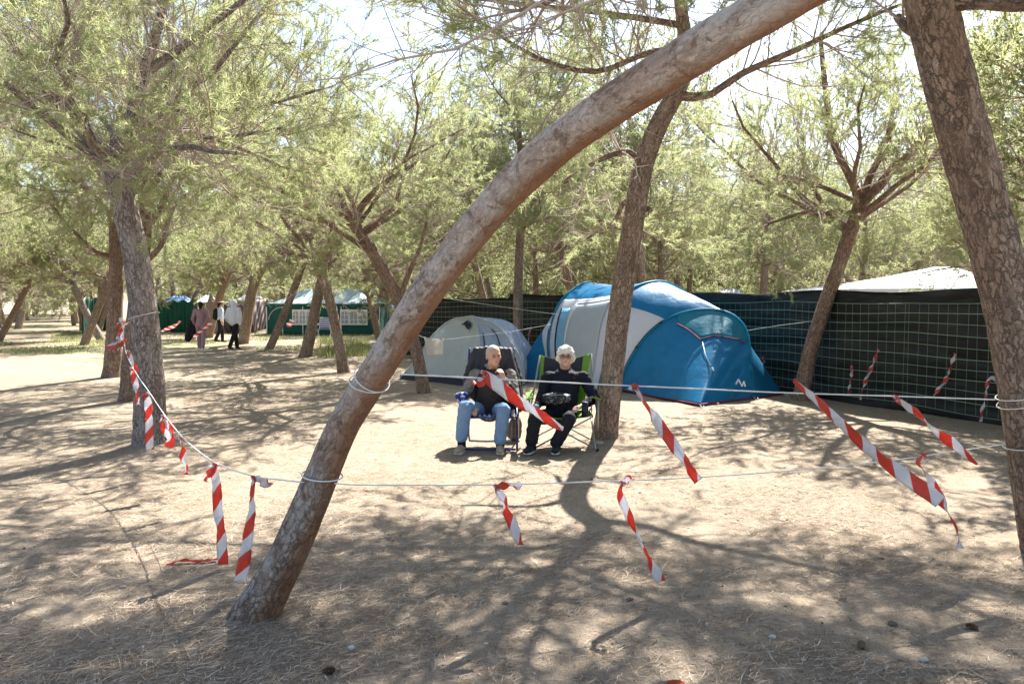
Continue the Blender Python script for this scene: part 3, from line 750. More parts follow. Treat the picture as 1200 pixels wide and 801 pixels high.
def wrinkle(p, amp, f=3.0, sd=0.0):
    return Vector((mnoise.noise(Vector((p.x * f, p.y * f, p.z * f + sd))), mnoise.noise(Vector((p.x * f + 9, p.y * f, p.z * f + sd))), mnoise.noise(Vector((p.x * f, p.y * f + 7, p.z * f + sd))))) * amp
class Patch:
    """ruled surface between two curves with a bulge and wrinkles"""
    def __init__(s, A, B, n=40, m=24, bulge=0, bdir=(0, -1, 0), wr=.012, f=3, sd=0):
        s.A = interp(A, n); s.B = interp(B, n); s.m = m; s.bulge = bulge; s.bd = Vector(bdir); s.wr = wr; s.f = f; s.sd = sd; s.n = n
    def at(s, u, v, wr=True):
        x = u * (s.n - 1); i = min(s.n - 2, int(x)); f = x - i
        a = s.A[i].lerp(s.A[i + 1], f); b = s.B[i].lerp(s.B[i + 1], f); p = a.lerp(b, v)
        e = 4 * v * (1 - v)
        p = p + s.bd * s.bulge * e * min(1, (a - b).length)
        if wr: p = p + wrinkle(p, s.wr, s.f, s.sd) * min(1, e * 2)
        return p
    def rows(s, u0=0, u1=1, v0=0, v1=1):
        return [[s.at(u0 + (u1 - u0) * i / (s.n - 1), v0 + (v1 - v0) * j / s.m) for i in range(s.n)] for j in range(s.m + 1)]

def blue_tent():
    root = thing('family_tent', 'large blue and off-white dome tent with grey door and teal hood over the blue end', 'tent', (2.6, 15.2, 0))
    # arches: B left pole, C middle pole, D front right pole
    gB = G(650, 447); gD0 = G(729, 459); gD1 = G(883, 468); nose = G(820, 477.5); rt = G(918, 463)
    Bk = [P(650, 447, gB.y), P(643, 410, gB.y), P(646, 380, gB.y + .1), P(655, 357, gB.y + .3), P(668, 342, gB.y + .55), P(690, 331, gB.y + .9)]
    Bb = [Vector((1.95, 17.6, 1.75)), Vector((2.25, 18.1, 1.1)), Vector((2.4, 18.3, 0))]
    B = [Vector((gB.x, gB.y, 0))] + Bk[1:] + Bb
    C = [Vector((1.62, 14.95, 0)), P(709, 420, 14.9), P(716, 378, 15.0), P(727, 352, 15.1), P(743, 337, 15.3), P(770, 330, 15.55), P(792, 336, 15.9), P(814, 358, 16.2), Vector((3.85, 16.4, .7)), Vector((3.9, 16.4, 0))]
    D = [Vector((gD0.x, gD0.y, 0)), P(731, 438, gD0.y - .08), P(744, 412, gD0.y - .15), P(760, 391, gD0.y - .2), P(780, 375, gD0.y - .25), P(803, 365.5, gD0.y - .3),
         P(830, 362.5, gD0.y - .4), P(853, 366.5, gD0.y - .55), P(868, 377, gD0.y - .7), P(876, 392, gD0.y - .8), P(881, 425, gD1.y + .02), Vector((gD1.x, gD1.y, 0))]
    Bc = interp(B, 48); Cc = interp(C, 48); Dc = interp(D, 60)
    # middle body between the B and C poles: lower part off-white, upper strip blue
    pBC = Patch(Bc, Cc, 60, 26, -.05, (0, 0, 1), .012, 3, 1)
    lo, hi = .36, .60
    mb = MB(); mb.grid(pBC.rows(0, lo)); o = mb.build('side_panel', M['t_white'], root, True); thicken(o, .003)
    mb = MB(); mb.grid(pBC.rows(lo, hi)); o = mb.build('roof_panel', M['t_blue'], root, True); thicken(o, .003)
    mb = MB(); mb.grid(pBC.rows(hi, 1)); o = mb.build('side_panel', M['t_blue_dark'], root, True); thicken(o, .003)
    # between the C pole and the D pole; D runs on the front side, its apex meets the back slope
    Dtop = interp(D[:8] + [Vector((3.6, 14.9, 1.35)), Vector((3.95, 15.6, .8)), Vector((4.3, 15.7, 0))], 48)
    pCD = Patch(Cc, Dtop, 60, 26, .03, (0, 0, 1), .014, 3, 2)
    mb = MB(); mb.grid(pCD.rows(0, .30)); o = mb.build('side_panel', M['t_white'], root, True); thicken(o, .003)
    mb = MB(); mb.grid(pCD.rows(.30, .72)); o = mb.build('roof_panel', M['t_blue'], root, True); thicken(o, .003)
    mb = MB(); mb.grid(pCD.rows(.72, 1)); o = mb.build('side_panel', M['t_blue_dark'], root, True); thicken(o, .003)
    # the end sleeping room: from arch D down to the ground line through the nose
    E = [Vector((gD0.x, gD0.y, .03)), Vector((gD0.x * .5 + nose.x * .5, (gD0.y + nose.y) / 2, .03)), Vector((nose.x, nose.y, .05)), Vector(((nose.x + gD1.x) / 2, (nose.y + gD1.y) / 2, .04)), Vector((gD1.x, gD1.y, .02))]
    def lin(pts, n):
        L = [0]
        for i in range(1, len(pts)): L.append(L[-1] + (pts[i] - pts[i - 1]).length)
        out = []
        for k in range(n):
            s = L[-1] * k / (n - 1); j = max(i for i in range(len(pts) - 1) if L[i] <= s + 1e-9); t = (s - L[j]) / (L[j + 1] - L[j]); out.append(pts[j].lerp(pts[j + 1], min(1, t)))
        return out
    pf = Patch(Dc, Dc, 80, 40, .0, (-.4, -.8, .3), .0)
    pf.A = interp(D, 80); pf.B = lin(E, 80)
    base_at = pf.at
    def folds(u, v, wr=True):
        p = base_at(u, v, False)
        e = min(1, 4 * v * (1 - v) * 1.5)
        d = .034 * math.sin(u * 70 + v * 9 + 3 * mnoise.noise(p * 1.5)) * max(0, u - .45) * e * 1.6
        d += .03 * mnoise.noise(Vector((u * 14, v * 3, 0))) * e
        return p + Vector((-.42, -.85, .3)) * d
    pf.at = folds
    mb = MB(); mb.grid(pf.rows(0, .84)); o = mb.build('end_panel', M['t_blue'], root, True); thicken(o, .003)
    mb = MB(); mb.grid(pf.rows(.84, 1)); o = mb.build('corner_panel', M['t_blue'], root, True); thicken(o, .003)
    off = Vector((-.006, -.015, .005))
    # hood: teal overlay with crimson edge
    def spt(px_, py_):   # nearest point of the end panel to a pixel
        best = None
        for iu in range(0, 81):
            for iv in range(0, 41):
                q = grid_[iu][iv]; dd = (q[1] - px_) ** 2 + (q[2] - py_) ** 2
                if best is None or dd < best[0]: best = (dd, iu / 80, iv / 40)
        return best[1], best[2]
    def proj(p):
        r = p.x; d = Vector((p.x, p.y, p.z - CAM_H)); f = d.y * math.cos(PITCH) - d.z * math.sin(PITCH); u = d.y * math.sin(PITCH) + d.z * math.cos(PITCH)
        return 600 + FPX * r / f, 400.5 - FPX * u / f
    grid_ = [[(0,) + proj(pf.at(iu / 80, iv / 40)) for iv in range(41)] for iu in range(81)]
    edge = [(795, 379), (808, 389), (821, 399.5), (835, 395), (848, 395), (861, 397), (874, 403)]
    uv_ = [spt(*e) for e in edge]
    def hood_v(u):
        for (a, va), (b, vb) in zip(uv_, uv_[1:]):
            if a <= u <= b: return va + (vb - va) * (u - a) / max(1e-6, b - a)
        return 0
    us = sorted(uv_); uv_ = us; u0, u1 = us[0][0], us[-1][0]
    rows = [[pf.at(u0 + (u1 - u0) * i / 40, .0 + hood_v(u0 + (u1 - u0) * i / 40) * j / 8) + off for i in range(41)] for j in range(9)]
    mb = MB(); mb.grid(rows); hood = mb.build('hood', M['t_teal'], root, True); thicken(hood, .003)
    mb = MB(); mb.tube([p + off for p in rows[-1]], .008, 6); mb.build('piping', M['t_red'], hood, True)
    # zip line from the hood to the side
    z = [pf.at(*spt(a, b)) + off * 1.5 for a, b in ((822, 401), (828, 415), (833, 428))]
    mb = MB(); mb.tube(z, .006, 5); mb.build('zip', M['t_print'], root, True)
    mb = MB(); q = pf.at(*spt(834, 431)) + off * 2; mb.tube([q, q + Vector((.05, -.01, -.09))], [.012, .006], 6); mb.build('zip_pull', M['rope'], root, True)
    # zigzag mark and the little number printed on the cloth
    def pr(pts, w, nm):
        mb = MB()
        for a, b in zip(pts, pts[1:]):
            A_ = pf.at(*spt(*a)); B_ = pf.at(*spt(*b)); mb.tube([A_ + off * 1.4, B_ + off * 1.4], w, 4)
        mb.build(nm, M['t_print'], root)
    def prz(strokes, w, nm, c):
        u_, v_ = spt(*c); p0 = pf.at(u_, v_) + off * 1.6
        mb = MB(); k = pxm(p0.y)
        for st in strokes:
            for a, b in zip(st, st[1:]):
                A_ = p0 + Vector(((a[0] - c[0]) * k, -(a[0] - c[0]) * k * .15 - .02, (c[1] - a[1]) * k)); B_ = p0 + Vector(((b[0] - c[0]) * k, -(b[0] - c[0]) * k * .15 - .02, (c[1] - b[1]) * k))
                mb.tube([A_, B_], w, 4)
        mb.build(nm, M['t_print'], root)
    pr([(863, 451), (866, 444), (869, 452), (871, 447), (873, 452.5)], .016, 'printed_zigzag')
    c0 = (843, 388)
    prz([[(841, 385), (838, 385), (838, 387.6), (840.6, 387.8), (841, 390), (838, 390.6)], [(842.6, 390.2), (843, 390.6)], [(844, 385.6), (846, 385), (847, 387), (844.4, 390.6), (848, 390.6)]], .006, 'printed_number', c0)
    # right wing: from the corner ridge back to the rear corner
    W_ = [Vector((rt.x, rt.y, .02)), Vector((rt.x - .1, rt.y + .5, .02)), Vector((4.3, 15.7, .0))]
    ridge = interp(D[7:], 30)
    back = interp([D[7], Vector((3.95, 15.3, .95)), Vector((4.3, 15.7, 0))], 30)
    mb = MB(); tri = []
    g1 = interp([ridge[-1], Vector(((gD1.x + rt.x) / 2, (gD1.y + rt.y) / 2, .02)), Vector((rt.x, rt.y, .02))], 30)
    hyp = [ridge[0].lerp(Vector((rt.x, rt.y, .02)), i / 29) for i in range(30)]
    pw = Patch(ridge, hyp, 30, 16, 0, wr=.008)
    mb.grid(pw.rows()); lower = [[ridge[-1].lerp(Vector((rt.x, rt.y, .02)), j / 16)] for j in range(17)]
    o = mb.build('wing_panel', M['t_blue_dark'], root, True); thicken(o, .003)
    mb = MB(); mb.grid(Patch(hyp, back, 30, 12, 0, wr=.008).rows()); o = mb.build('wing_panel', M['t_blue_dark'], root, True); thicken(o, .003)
    # left end: white panel and blue wing
    gl = G(607, 446)
    A_ = [Vector((gl.x, gl.y, .02)), P(613, 427, gl.y + .1), P(624, 405, gl.y + .15), P(634, 390, gl.y + .2), P(642, 380, gB.y + .35), P(650, 371, gB.y + .6)]
    F_ = [Vector((gB.x - .12, gB.y + .1, 0)), P(640, 420, gB.y + .05), P(636, 400, gB.y + .15), P(636, 388, gB.y + .2), P(642, 379, gB.y + .33), P(650, 371, gB.y + .6)]
    mb = MB(); mb.grid(Patch(A_, F_, 30, 14, .03, (-.3, -.8, 0), .01).rows()); o = mb.build('wing_panel', M['t_blue'], root, True); thicken(o, .003)
    B2 = interp(B[:5], 30)
    mb = MB(); mb.grid(Patch(F_, B2, 30, 12, .02, (-.3, -.8, 0), .01).rows()); o = mb.build('end_panel', M['t_white'], root, True); thicken(o, .003)
    Ab = interp(A_, 30); Bk2 = interp([B[4], Vector((1.9, 17.6, 1.5)), Vector((2.4, 18.3, 0))], 30)
    mb = MB(); mb.grid(Patch(Ab[::-1], Bk2, 30, 14, 0, wr=.01).rows()); o = mb.build('end_panel', M['t_blue_dark'], root, True); thicken(o, .003)
    # pole sleeves
    fr = Vector((0, -.012, .008))
    for c, nm, r_ in ((Bc, 'pole_sleeve', .026), (Cc, 'pole_sleeve', .026), (interp(D[:-1], 60), 'pole_sleeve', .02)):
        mb = MB(); mb.tube([p + fr for p in c], r_, 7); mb.build(nm, M['t_teal'], root, True)
    # visible dark poles beside the lower sleeves
    for c, a, b in ((Dc, 2, 22), (Bc, 1, 11)):
        mb = MB(); mb.tube([c[i] + Vector((-.035, -.03, .01)) for i in range(a, b)], .008, 6); mb.build('pole', M['t_black'], root, True)
    for i in (4, 12, 20):
        mb = MB(); mb.box(Dc[i] + Vector((-.03, -.02, 0)), (.05, .03, .03)); mb.build('pole_clip', M['t_black'], root)
    # door and its window
    def on(pp, u, v): return pp.at(u, v, False) + Vector((-.01, -.02, .004))
    rows = [[on(pBC, .05 + .285 * j / 14, .30 + .55 * i / 14) for i in range(15)] for j in range(15)]
    mb = MB(); mb.grid(rows); door = mb.build('door', M['t_door'], root, True); thicken(door, .003)
    mb = MB(); mb.tube([r[0] + Vector((0, -.006, 0)) for r in rows], .007, 5); mb.tube(rows[-1], .007, 5); mb.build('zip', M['t_print'], door, True)
    rows = [[on(pBC, .03 + .28 * j / 14, .13 + .15 * i / 6 - .05 * (j / 14) ** 2) for i in range(7)] for j in range(15)]
    mb = MB(); mb.grid(rows); win = mb.build('window', M['t_window'], root, True); thicken(win, .003)
    mb = MB()
    for k in (0, ): mb.grid([[r[0] + Vector((-.006, -.012, 0)) for r in rows[::1]], [r[1] + Vector((-.006, -.012, 0)) for r in rows]])
    mb.build('window_edging', M['t_black'], win, True)
    # lower crimson piping and dark groundsheet strip
    mb = MB(); mb.tube([p + Vector((0, -.01, .005)) for p in lin(E, 50)] + [Vector((rt.x, rt.y, .03))], .010, 6); mb.build('hem_piping', M['t_red'], root, True)
    mb = MB(); Lp = lin([Vector((gl.x, gl.y, 0)), Vector((gB.x, gB.y, 0)), Vector((1.62, 14.95, 0)), Vector((gD0.x, gD0.y, 0)), Vector((nose.x - .05, nose.y + .15, 0))], 40)
    mb.grid([[p + Vector((0, .02, .0)) for p in Lp], [p + Vector((0, .04, .07)) for p in Lp]]); o = mb.build('groundsheet', M['t_black'], root, True); thicken(o, .004)
    # pegs and loops
    for p in (nose, gD1, rt, gl):
        mb = MB(); a = Vector((p.x, p.y, .05)); b = a + Vector((.03, -.14, -.05)); mb.tube([a, b], .006, 5); mb.tube([b + Vector((0, 0, -.08)), b + Vector((0, -.02, .04)), b + Vector((0, .02, .05))], .005, 5); mb.build('peg', M['rope'], root)
    # guy lines from the top
    top = P(771, 331, 15.55)
    mb = MB(); mb.tube([top, P(757, 305, 14.3), P(745, 272, 12.6)], .004, 4); mb.tube([top, P(760, 345, 15.1)], .005, 4); mb.build('guy_line', M['net_pale'], root)
    return root
blue_tent()

M['g_tent'] = cloth('grey_dome_cloth', (.66, .70, .69), .36, .42, .5, 6, .5, .1)
M['g_tent_blue'] = cloth('blue_grey_dome_cloth', (.50, .58, .68), .38, .42, .5, 6, .55, .1)
def grey_tent():
    root = thing('dome_tent', 'low silvery grey dome tent with a dark vent flap behind the white cloth', 'tent', (-.9, 16, 0))
    apex = P(553, 370.5, 16.6)
    fl = G(467, 441); fc = G(564, 453); fc = Vector((fc.x, fc.y, 0)); fr = Vector((.25, 16.0, 0)); bl = Vector((-1.6, 18.4, 0)); br = Vector((.5, 17.9, 0))
    fl = Vector((fl.x + .1, fl.y - .5, 0))
    def rib(c, pts): return interp([c] + pts + [apex], 26)
    r0 = rib(fl, [P(490, 418, fl.y + .1), P(505, 395, fl.y + .2), P(527, 376, fl.y + .35)])
    r1 = rib(fc, [P(562, 435, fc.y + .1), P(562, 408, fc.y + .4), P(560, 385, fc.y + .9)])
    r2 = rib(fr, [P(612, 425, 16.1), P(600, 402, 16.2), P(580, 380, 16.4)])
    r3 = rib(br, [Vector((.55, 17.8, .4)), Vector((.3, 17.6, .85)), Vector((-.1, 17.1, 1.25))])
    r4 = rib(bl, [Vector((-1.7, 18.2, .4)), Vector((-1.5, 17.9, .85)), Vector((-1.2, 17.3, 1.2))])
    ribs = [r0, r1, r2, r3, r4, r0]
    for k in range(5):
        a, b = ribs[k], ribs[k + 1]
        pp = Patch(a, b, 26, 22, .0, wr=.02, f=2.5, sd=k)
        base = pp.at
        def at(u, v, wr=True, base=base, k=k):
            p = base(u, v, False); e = 4 * v * (1 - v)
            c = Vector((-.8, 16.8, 0)); d = (p - c).normalized()
            fold = .032 * math.sin(v * 26 + u * 5 + 4 * mnoise.noise(p * 1.2)) * e * (1 - u * .6)
            return p + d * (-.05 * e * (1 - u) + fold)
        pp.at = at
        mb = MB(); mb.grid(pp.rows()); o = mb.build('dome_panel', M['g_tent'] if k in (0, 4) else M['g_tent_blue'], root, True); thicken(o, .003)
        if k == 0:
            off = Vector((-.03, -.05, .01))
            rows = [[pp.at(.72 + .13 * j / 5 - .07 * abs(i / 5 - .45) * (1 - j / 5), .30 + .34 * i / 5) + off for i in range(6)] for j in range(6)]
            mb = MB(); mb.grid(rows); o = mb.build('vent_flap', mat('navy_vent_cloth', (.012, .018, .045), .7), root, True); thicken(o, .004)
        if k == 1:
            for v in (.12, .62):
                mb = MB(); mb.tube([pp.at(.25 + .45 * q / 10, v + .1 * q / 10) + Vector((0, -.03, .01)) for q in range(11)], .012, 5); mb.build('zip', M['t_black'], root, True)
    for r in (r0, r1, r2):
        mb = MB(); mb.tube([p + Vector((0, -.015, .01)) for p in r], .012, 6); mb.build('pole_sleeve', M['g_tent'], root, True)
    mb = MB(); Lp = [fl, fl.lerp(fc, .5), fc, fc.lerp(fr, .5), fr]
    mb.grid([[p + Vector((0, -.0, -.01)) for p in Lp], [p + Vector((0, .06, .12)) for p in Lp]]); o = mb.build('groundsheet', M['t_black'], root); thicken(o, .004)
    mb = MB(); mb.tube([r0[6], r0[6] + Vector((-.45, -.3, -.55))], .004, 4); mb.tube([fl, fl + Vector((-.2, -.1, 0))], .006, 4); mb.build('guy_line', M['rope'], root)
grey_tent()

# ------------------------------------------------------------------ far marquee and shelters
M['mq_green'] = cloth('dark_green_marquee_cloth', (.016, .12, .105), .7, .2, .3, 3, .3, .1)
M['mq_roof'] = cloth('sunlit_marquee_roof_cloth', (.48, .60, .56), .6, .2, .2, 2, .3, .06)  # roof cloth paled: the sun falling on it is put into the colour
M['mq_white'] = cloth('white_marquee_cloth', (.72, .73, .74), .6, .2, .2, 2, .3, .04)
M['mq_pane'] = mat('clear_plastic_pane', (.30, .36, .42), .15, .6)
M['white_paint'] = mat('white_trim', (.75, .75, .74), .6)
def marquee():
    fl_, fr_ = G(313, 392), G(444, 389)
    y0 = 39.0; x0 = (313 - 600) / FPX * y0; x1 = (445 - 600) / FPX * y0
    root = thing('marquee', 'dark green marquee with pale hipped roof and arched white windows at the far end', 'marquee', ((x0 + x1) / 2, y0, 0))
    w = x1 - x0; d = 3.2; H = 1.52; rh = .72
    mb = MB(); c0, c1, c2, c3 = (x0, y0), (x1, y0), (x1, y0 + d), (x0, y0 + d)
    def wall(a, b, n=30):
        return [[(a[0] + (b[0] - a[0]) * i / n, a[1] + (b[1] - a[1]) * i / n + .03 * math.sin(i * 1.7) * (1 - abs(j / 8 - .5)), H * j / 8) for i in range(n + 1)] for j in range(9)]
    for nm, a, b in (('front_wall', c0, c1), ('side_wall', c1, c2), ('back_wall', c2, c3), ('side_wall', c3, c0)):
        mb = MB(); mb.grid(wall(a, b)); o = mb.build(nm, M['mq_green'], root, True); thicken(o, .01)
    rl, rr = (x0 + 1.35, y0 + d / 2, H + rh), (x1 - 1.35, y0 + d / 2, H + rh)
    e = .06
    def sag(rows): return rows
    mb = MB()
    def face(a, b, c, d_, n=16):
        a, b, c, d_ = map(Vector, (a, b, c, d_)); rows = []
        for j in range(n + 1):
            v = j / n; rows.append([a.lerp(b, i / n).lerp(d_.lerp(c, i / n), v) - Vector((0, 0, .10 * 4 * v * (1 - v))) for i in range(n + 1)])
        mb.grid(rows)
    A, B, C, D = (x0 - e, y0 - e, H), (x1 + e, y0 - e, H), (x1 + e, y0 + d + e, H), (x0 - e, y0 + d + e, H)
    face(A, B, rr, rl); face(C, D, rl, rr)
    o = mb.build('roof', M['mq_roof'], root, True); thicken(o, .012)
    mb = MB(); face(B, C, rr, rr); face(D, A, rl, rl); o = mb.build('roof_end', M['mq_green'], root, True); thicken(o, .012)
    mb = MB(); mb.grid([[(A[0] + (B[0] - A[0]) * i / 24, A[1] - .03, H + .01 + .0 * j - .13 * j - (.05 * abs(math.sin(i * math.pi / 4)) if j else 0)) for i in range(25)] for j in (0, 1)])
    o = mb.build('valance', M['mq_green'], root); thicken(o, .008)
    for x, y in (c0, (x0 + w * .32, y0), (x0 + w * .66, y0), c1, c2, c3, (x0 + w * .14, y0)):
        mb = MB(); mb.tube([(x, y - .06, 0), (x, y - .06, H)], .028, 6); mb.build('pole', M['white_paint'], root)
    k = pxm(y0)
    for xa, xb in ((343, 367), (399, 431)):
        X0 = (xa - 600) * k; X1 = (xb - 600) * k; zc = P(400, 372, y0).z; z0 = zc - .36; z1 = zc + .40
        mb = MB(); mb.box(((X0 + X1) / 2, y0 - .07, (z0 + z1) / 2), (X1 - X0, .02, z1 - z0)); win = mb.build('window', M['white_paint'], root)
        n = 3; ww = (X1 - X0) / n
        for i in range(n):
            cx = X0 + ww * (i + .5); hw = ww * .38
            mb = MB(); pts = [(cx - hw, z0 + .08), (cx + hw, z0 + .08), (cx + hw, z1 - .08 - hw)] + [(cx + hw * math.cos(t * math.pi / 8), z1 - .08 - hw + hw * math.sin(t * math.pi / 8)) for t in range(1, 8)] + [(cx - hw, z1 - .08 - hw)]
            mb.add([(a, y0 - .085, b) for a, b in pts], [tuple(range(len(pts)))]); mb.build('pane', M['mq_pane'], win)
            mb = MB(); mb.box((cx, y0 - .092, (z0 + z1) / 2), (.03, .01, z1 - z0 - .1))
            for q in (.35, .65): mb.box((cx, y0 - .0915, z0 + (z1 - z0) * q), (hw * 2, .009, .025))
            mb.build('glazing_bar', M['white_paint'], win)
    # curved white seams on the front wall corners
    for s, xx in ((1, x0), (-1, x1)):
        mb = MB(); mb.tube([(xx + s * (.1 + .75 * (1 - math.cos(t / 8 * math.pi / 2))), y0 - .06, .75 + .62 * math.sin(t / 8 * math.pi / 2)) for t in range(9)], .016, 4); mb.build('seam', M['white_paint'], root)
marquee()
def white_marquee():
    y0 = 25.0; X0 = P(993, 340, y0).x; X1 = P(1235, 340, y0).x; H = P(993, 337, y0).z - .05; d = 6.0
    root = thing('marquee', 'plain white marquee roof rising above the black fence on the right', 'marquee', ((X0 + X1) / 2, y0, 0))
    ze = H; zp = P(1096, 312, y0 + 2.5).z
    A, B, C, D = Vector((X0, y0, ze)), Vector((X1, y0, ze)), Vector((X1, y0 + d, ze)), Vector((X0, y0 + d, ze))
    R1, R2 = Vector((P(1096, 312, y0 + 3).x, y0 + 3, zp)), Vector((X1 - 1.5, y0 + 3, zp))
    for nm, a, b, c, d_ in (('roof_front', A, B, R2, R1), ('roof_back', C, D, R1, R2), ('roof_end', D, A, R1, R1), ('roof_end', B, C, R2, R2)):
        mb = MB(); mb.grid([[a.lerp(b, i / 14).lerp(d_.lerp(c, i / 14), j / 10) - Vector((0, 0, .08 * 4 * (j / 10) * (1 - j / 10))) for i in range(15)] for j in range(11)])
        o = mb.build(nm, M['mq_white'], root, True); thicken(o, .012)
    for a, b in ((A, B), (B, C), (C, D), (D, A)):
        mb = MB(); mb.grid([[a.lerp(b, i / 20) + Vector((0, -.01, -.02 - .3 * j)) for i in range(21)] for j in (0, 1)]); o = mb.build('valance', M['mq_white'], root); thicken(o, .01)
        n = 4
        for i in range(n):
            p = a.lerp(b, i / n); mb = MB(); mb.tube([(p.x, p.y, 0), (p.x, p.y, ze)], .035, 6); mb.build('pole', M['white_paint'], root)
white_marquee()
def canopy(name, label, px0, px1, pyt, pye, Y, matk, cat='awning', d=2.5, grp=None):
    a = P(px0, pye, Y); b = P(px1, pye, Y); t = P((px0 + px1) / 2, pyt, Y + d / 2)
    root = thing(name, label, cat, ((a.x + b.x) / 2, Y, 0), grp)
    A, B, C, D = a, b, Vector((b.x, Y + d, b.z)), Vector((a.x, Y + d, a.z)); T1_ = Vector((a.x + (b.x - a.x) * .35, Y + d / 2, t.z)); T2_ = Vector((a.x + (b.x - a.x) * .65, Y + d / 2, t.z))
    for nm, p, q, r, s in (('roof', A, B, T2_, T1_), ('roof', C, D, T1_, T2_), ('roof_end', B, C, T2_, T2_), ('roof_end', D, A, T1_, T1_)):
        mb = MB(); mb.grid([[p.lerp(q, i / 12).lerp(s.lerp(r, i / 12), j / 8) + Vector((0, 0, -.1 * 4 * (j / 8) * (1 - j / 8) + .03 * math.sin(i * 2.1))) for i in range(13)] for j in range(9)])
        o = mb.build(nm, M[matk], root, True); thicken(o, .012)
    for p in (A, B, C, D):
        mb = MB(); mb.tube([(p.x, p.y, 0), p], .03, 6); mb.build('pole', M['white_paint'], root)
    return root
M['tarp_green'] = cloth('green_tarpaulin', (.008, .13, .085), .55, .35, .6, 1.2, .4, .25)
M['tarp_sand'] = cloth('sand_coloured_sheet', (.50, .34, .24), .8, .3, .6, 1.5, .2, .15)
M['tarp_brown'] = cloth('brown_sheet', (.20, .14, .11), .8, .25, .6, 1.5, .2, .2)
M['tarp_blue'] = cloth('blue_tarpaulin', (.10, .22, .42), .6, .3, .5, 1.5, .3, .2)
canopy('awning', 'low white roof just above the fence between the blue tent and the forked pine', 838, 892, 339, 346, 30, 'mq_white')
canopy('awning', 'pale blue and white roof behind the green tarpaulin', 178, 222, 347, 353, 48, 'tarp_blue')
canopy('awning', 'white roof peeking over the sand coloured sheet', 212, 250, 346, 354, 46, 'mq_white')
canopy('awning', 'white roof behind the head of the person in the white hoodie', 262, 312, 346, 352, 50, 'mq_white')
canopy('awning', 'small blue roof beside the right end of the green marquee', 446, 476, 350, 360, 42, 'tarp_blue')
def screen(name, label, pts, H, matk, root_cat='screen', amp=.12):
    a = pts[0]; root = thing(name, label, root_cat, (a[0], a[1], 0))
    ln = interp([(x, y, 0) for x, y in pts], 80) if len(pts) > 2 else [Vector((*pts[0], 0)).lerp(Vector((*pts[1], 0)), i / 79) for i in range(80)]
    mb = MB(); rows = []
    for j in range(9):
        z = H * j / 8; rows.append([(p.x, p.y + amp * math.sin(i * .8 + z * .6) * (.4 + .6 * mnoise.noise(Vector((i * .2, z, 0)))) , z * (1 + .04 * math.sin(i * .33))) for i, p in enumerate(ln)])
    mb.grid(rows); o = mb.build('sheet', M[matk], root, True); thicken(o, .01)
    for q in (0, 26, 53, 79):
        p = ln[q]; mb = MB(); mb.tube([(p.x, p.y + .16, -.05), (p.x, p.y + .16, H + .05)], .03, 6); mb.build('post', M['metal_grey'], root)
    mb = MB(); mb.tube([(p.x, p.y - .04, H * (1 + .04 * math.sin(i * .33))) for i, p in enumerate(ln)][::3], .012, 4); mb.build('top_cord', M['rope'], root)
def bx(px, Y): return ((px - 600) / FPX * Y, Y)
screen('tarpaulin_screen', 'green tarpaulin screen between the two left pines and the walkers', [bx(178, 43), bx(226, 42)], 1.66, 'tarp_green')
screen('tarpaulin_screen', 'green tarpaulin screen at the lane edge, left of the reddish upright pine', [bx(96, 39), bx(112, 43.5), bx(140, 44)], 1.78, 'tarp_green')
screen('draped_sheet', 'brown sheet hung up behind the person in the white hoodie', [bx(262, 41.5), bx(300, 41)], 1.45, 'tarp_brown')
def sand_tent():
    Y = 41; a = Vector((*bx(228, Y), 0)); b = Vector((*bx(262, Y), 0)); c = b + Vector((.2, 3, 0)); d = a + Vector((-.3, 3, 0)); t = P(246, 344, Y + 1.4)
    root = thing('sheet_tent', 'sand coloured sheet tent drawn up to a peak behind the walkers', 'tent', ((a.x + b.x) / 2, Y, 0))
    for p, q in ((a, b), (b, c), (c, d), (d, a)):
        mb = MB(); mb.grid([[p.lerp(q, i / 12).lerp(t, j / 10) + Vector((0, -.1 * math.sin(i * 1.3) * (1 - j / 10), -.12 * 4 * (j / 10) * (1 - j / 10))) for i in range(13)] for j in range(11)])
        o = mb.build('side_sheet', M['tarp_sand'], root, True); thicken(o, .01)
    mb = MB(); mb.tube([(t.x, t.y, 0), t + Vector((0, 0, .1))], .03, 6); mb.build('pole', M['white_paint'], root)
sand_tent()
def striped_sheet():
    m = mat('striped_sheet_cloth', (.4, .3, .22), .9); g = NG(m); s = g.n('ShaderNodeSeparateXYZ'); g.l(g.uv(), s.inputs[0])
    f = g.math('FRACT', g.math('MULTIPLY', g.math('ADD', s.outputs[0], g.math('MULTIPLY', s.outputs[1], .6)), 6))
    g.l(g.ramp(f, [(0, (.14, .10, .085)), (.5, (.14, .10, .085)), (.55, (.42, .34, .28)), (1, (.42, .34, .28))]), g.b.inputs['Base Color'])
    Y = 40.0; root = thing('striped_awning', 'brown striped awning sloping down beside the left end of the green marquee', 'awning', (*bx(300, Y), 0))
    A, B = P(290, 352, Y + 1), P(317, 350, Y + 1); C, D = P(318, 384, Y - .8), P(298, 388, Y - .8)
    mb = MB(); mb.grid([[A.lerp(B, i / 12).lerp(D.lerp(C, i / 12), j / 10) + Vector((0, .05 * math.sin(i * 1.7), 0)) for i in range(13)] for j in range(11)]); o = mb.build('sheet', m, root, True); thicken(o, .01)
    for p in (A, B):
        mb = MB(); mb.tube([(p.x, p.y + .04, 0), p], .03, 6); mb.build('pole', M['white_paint'], root)
striped_sheet()
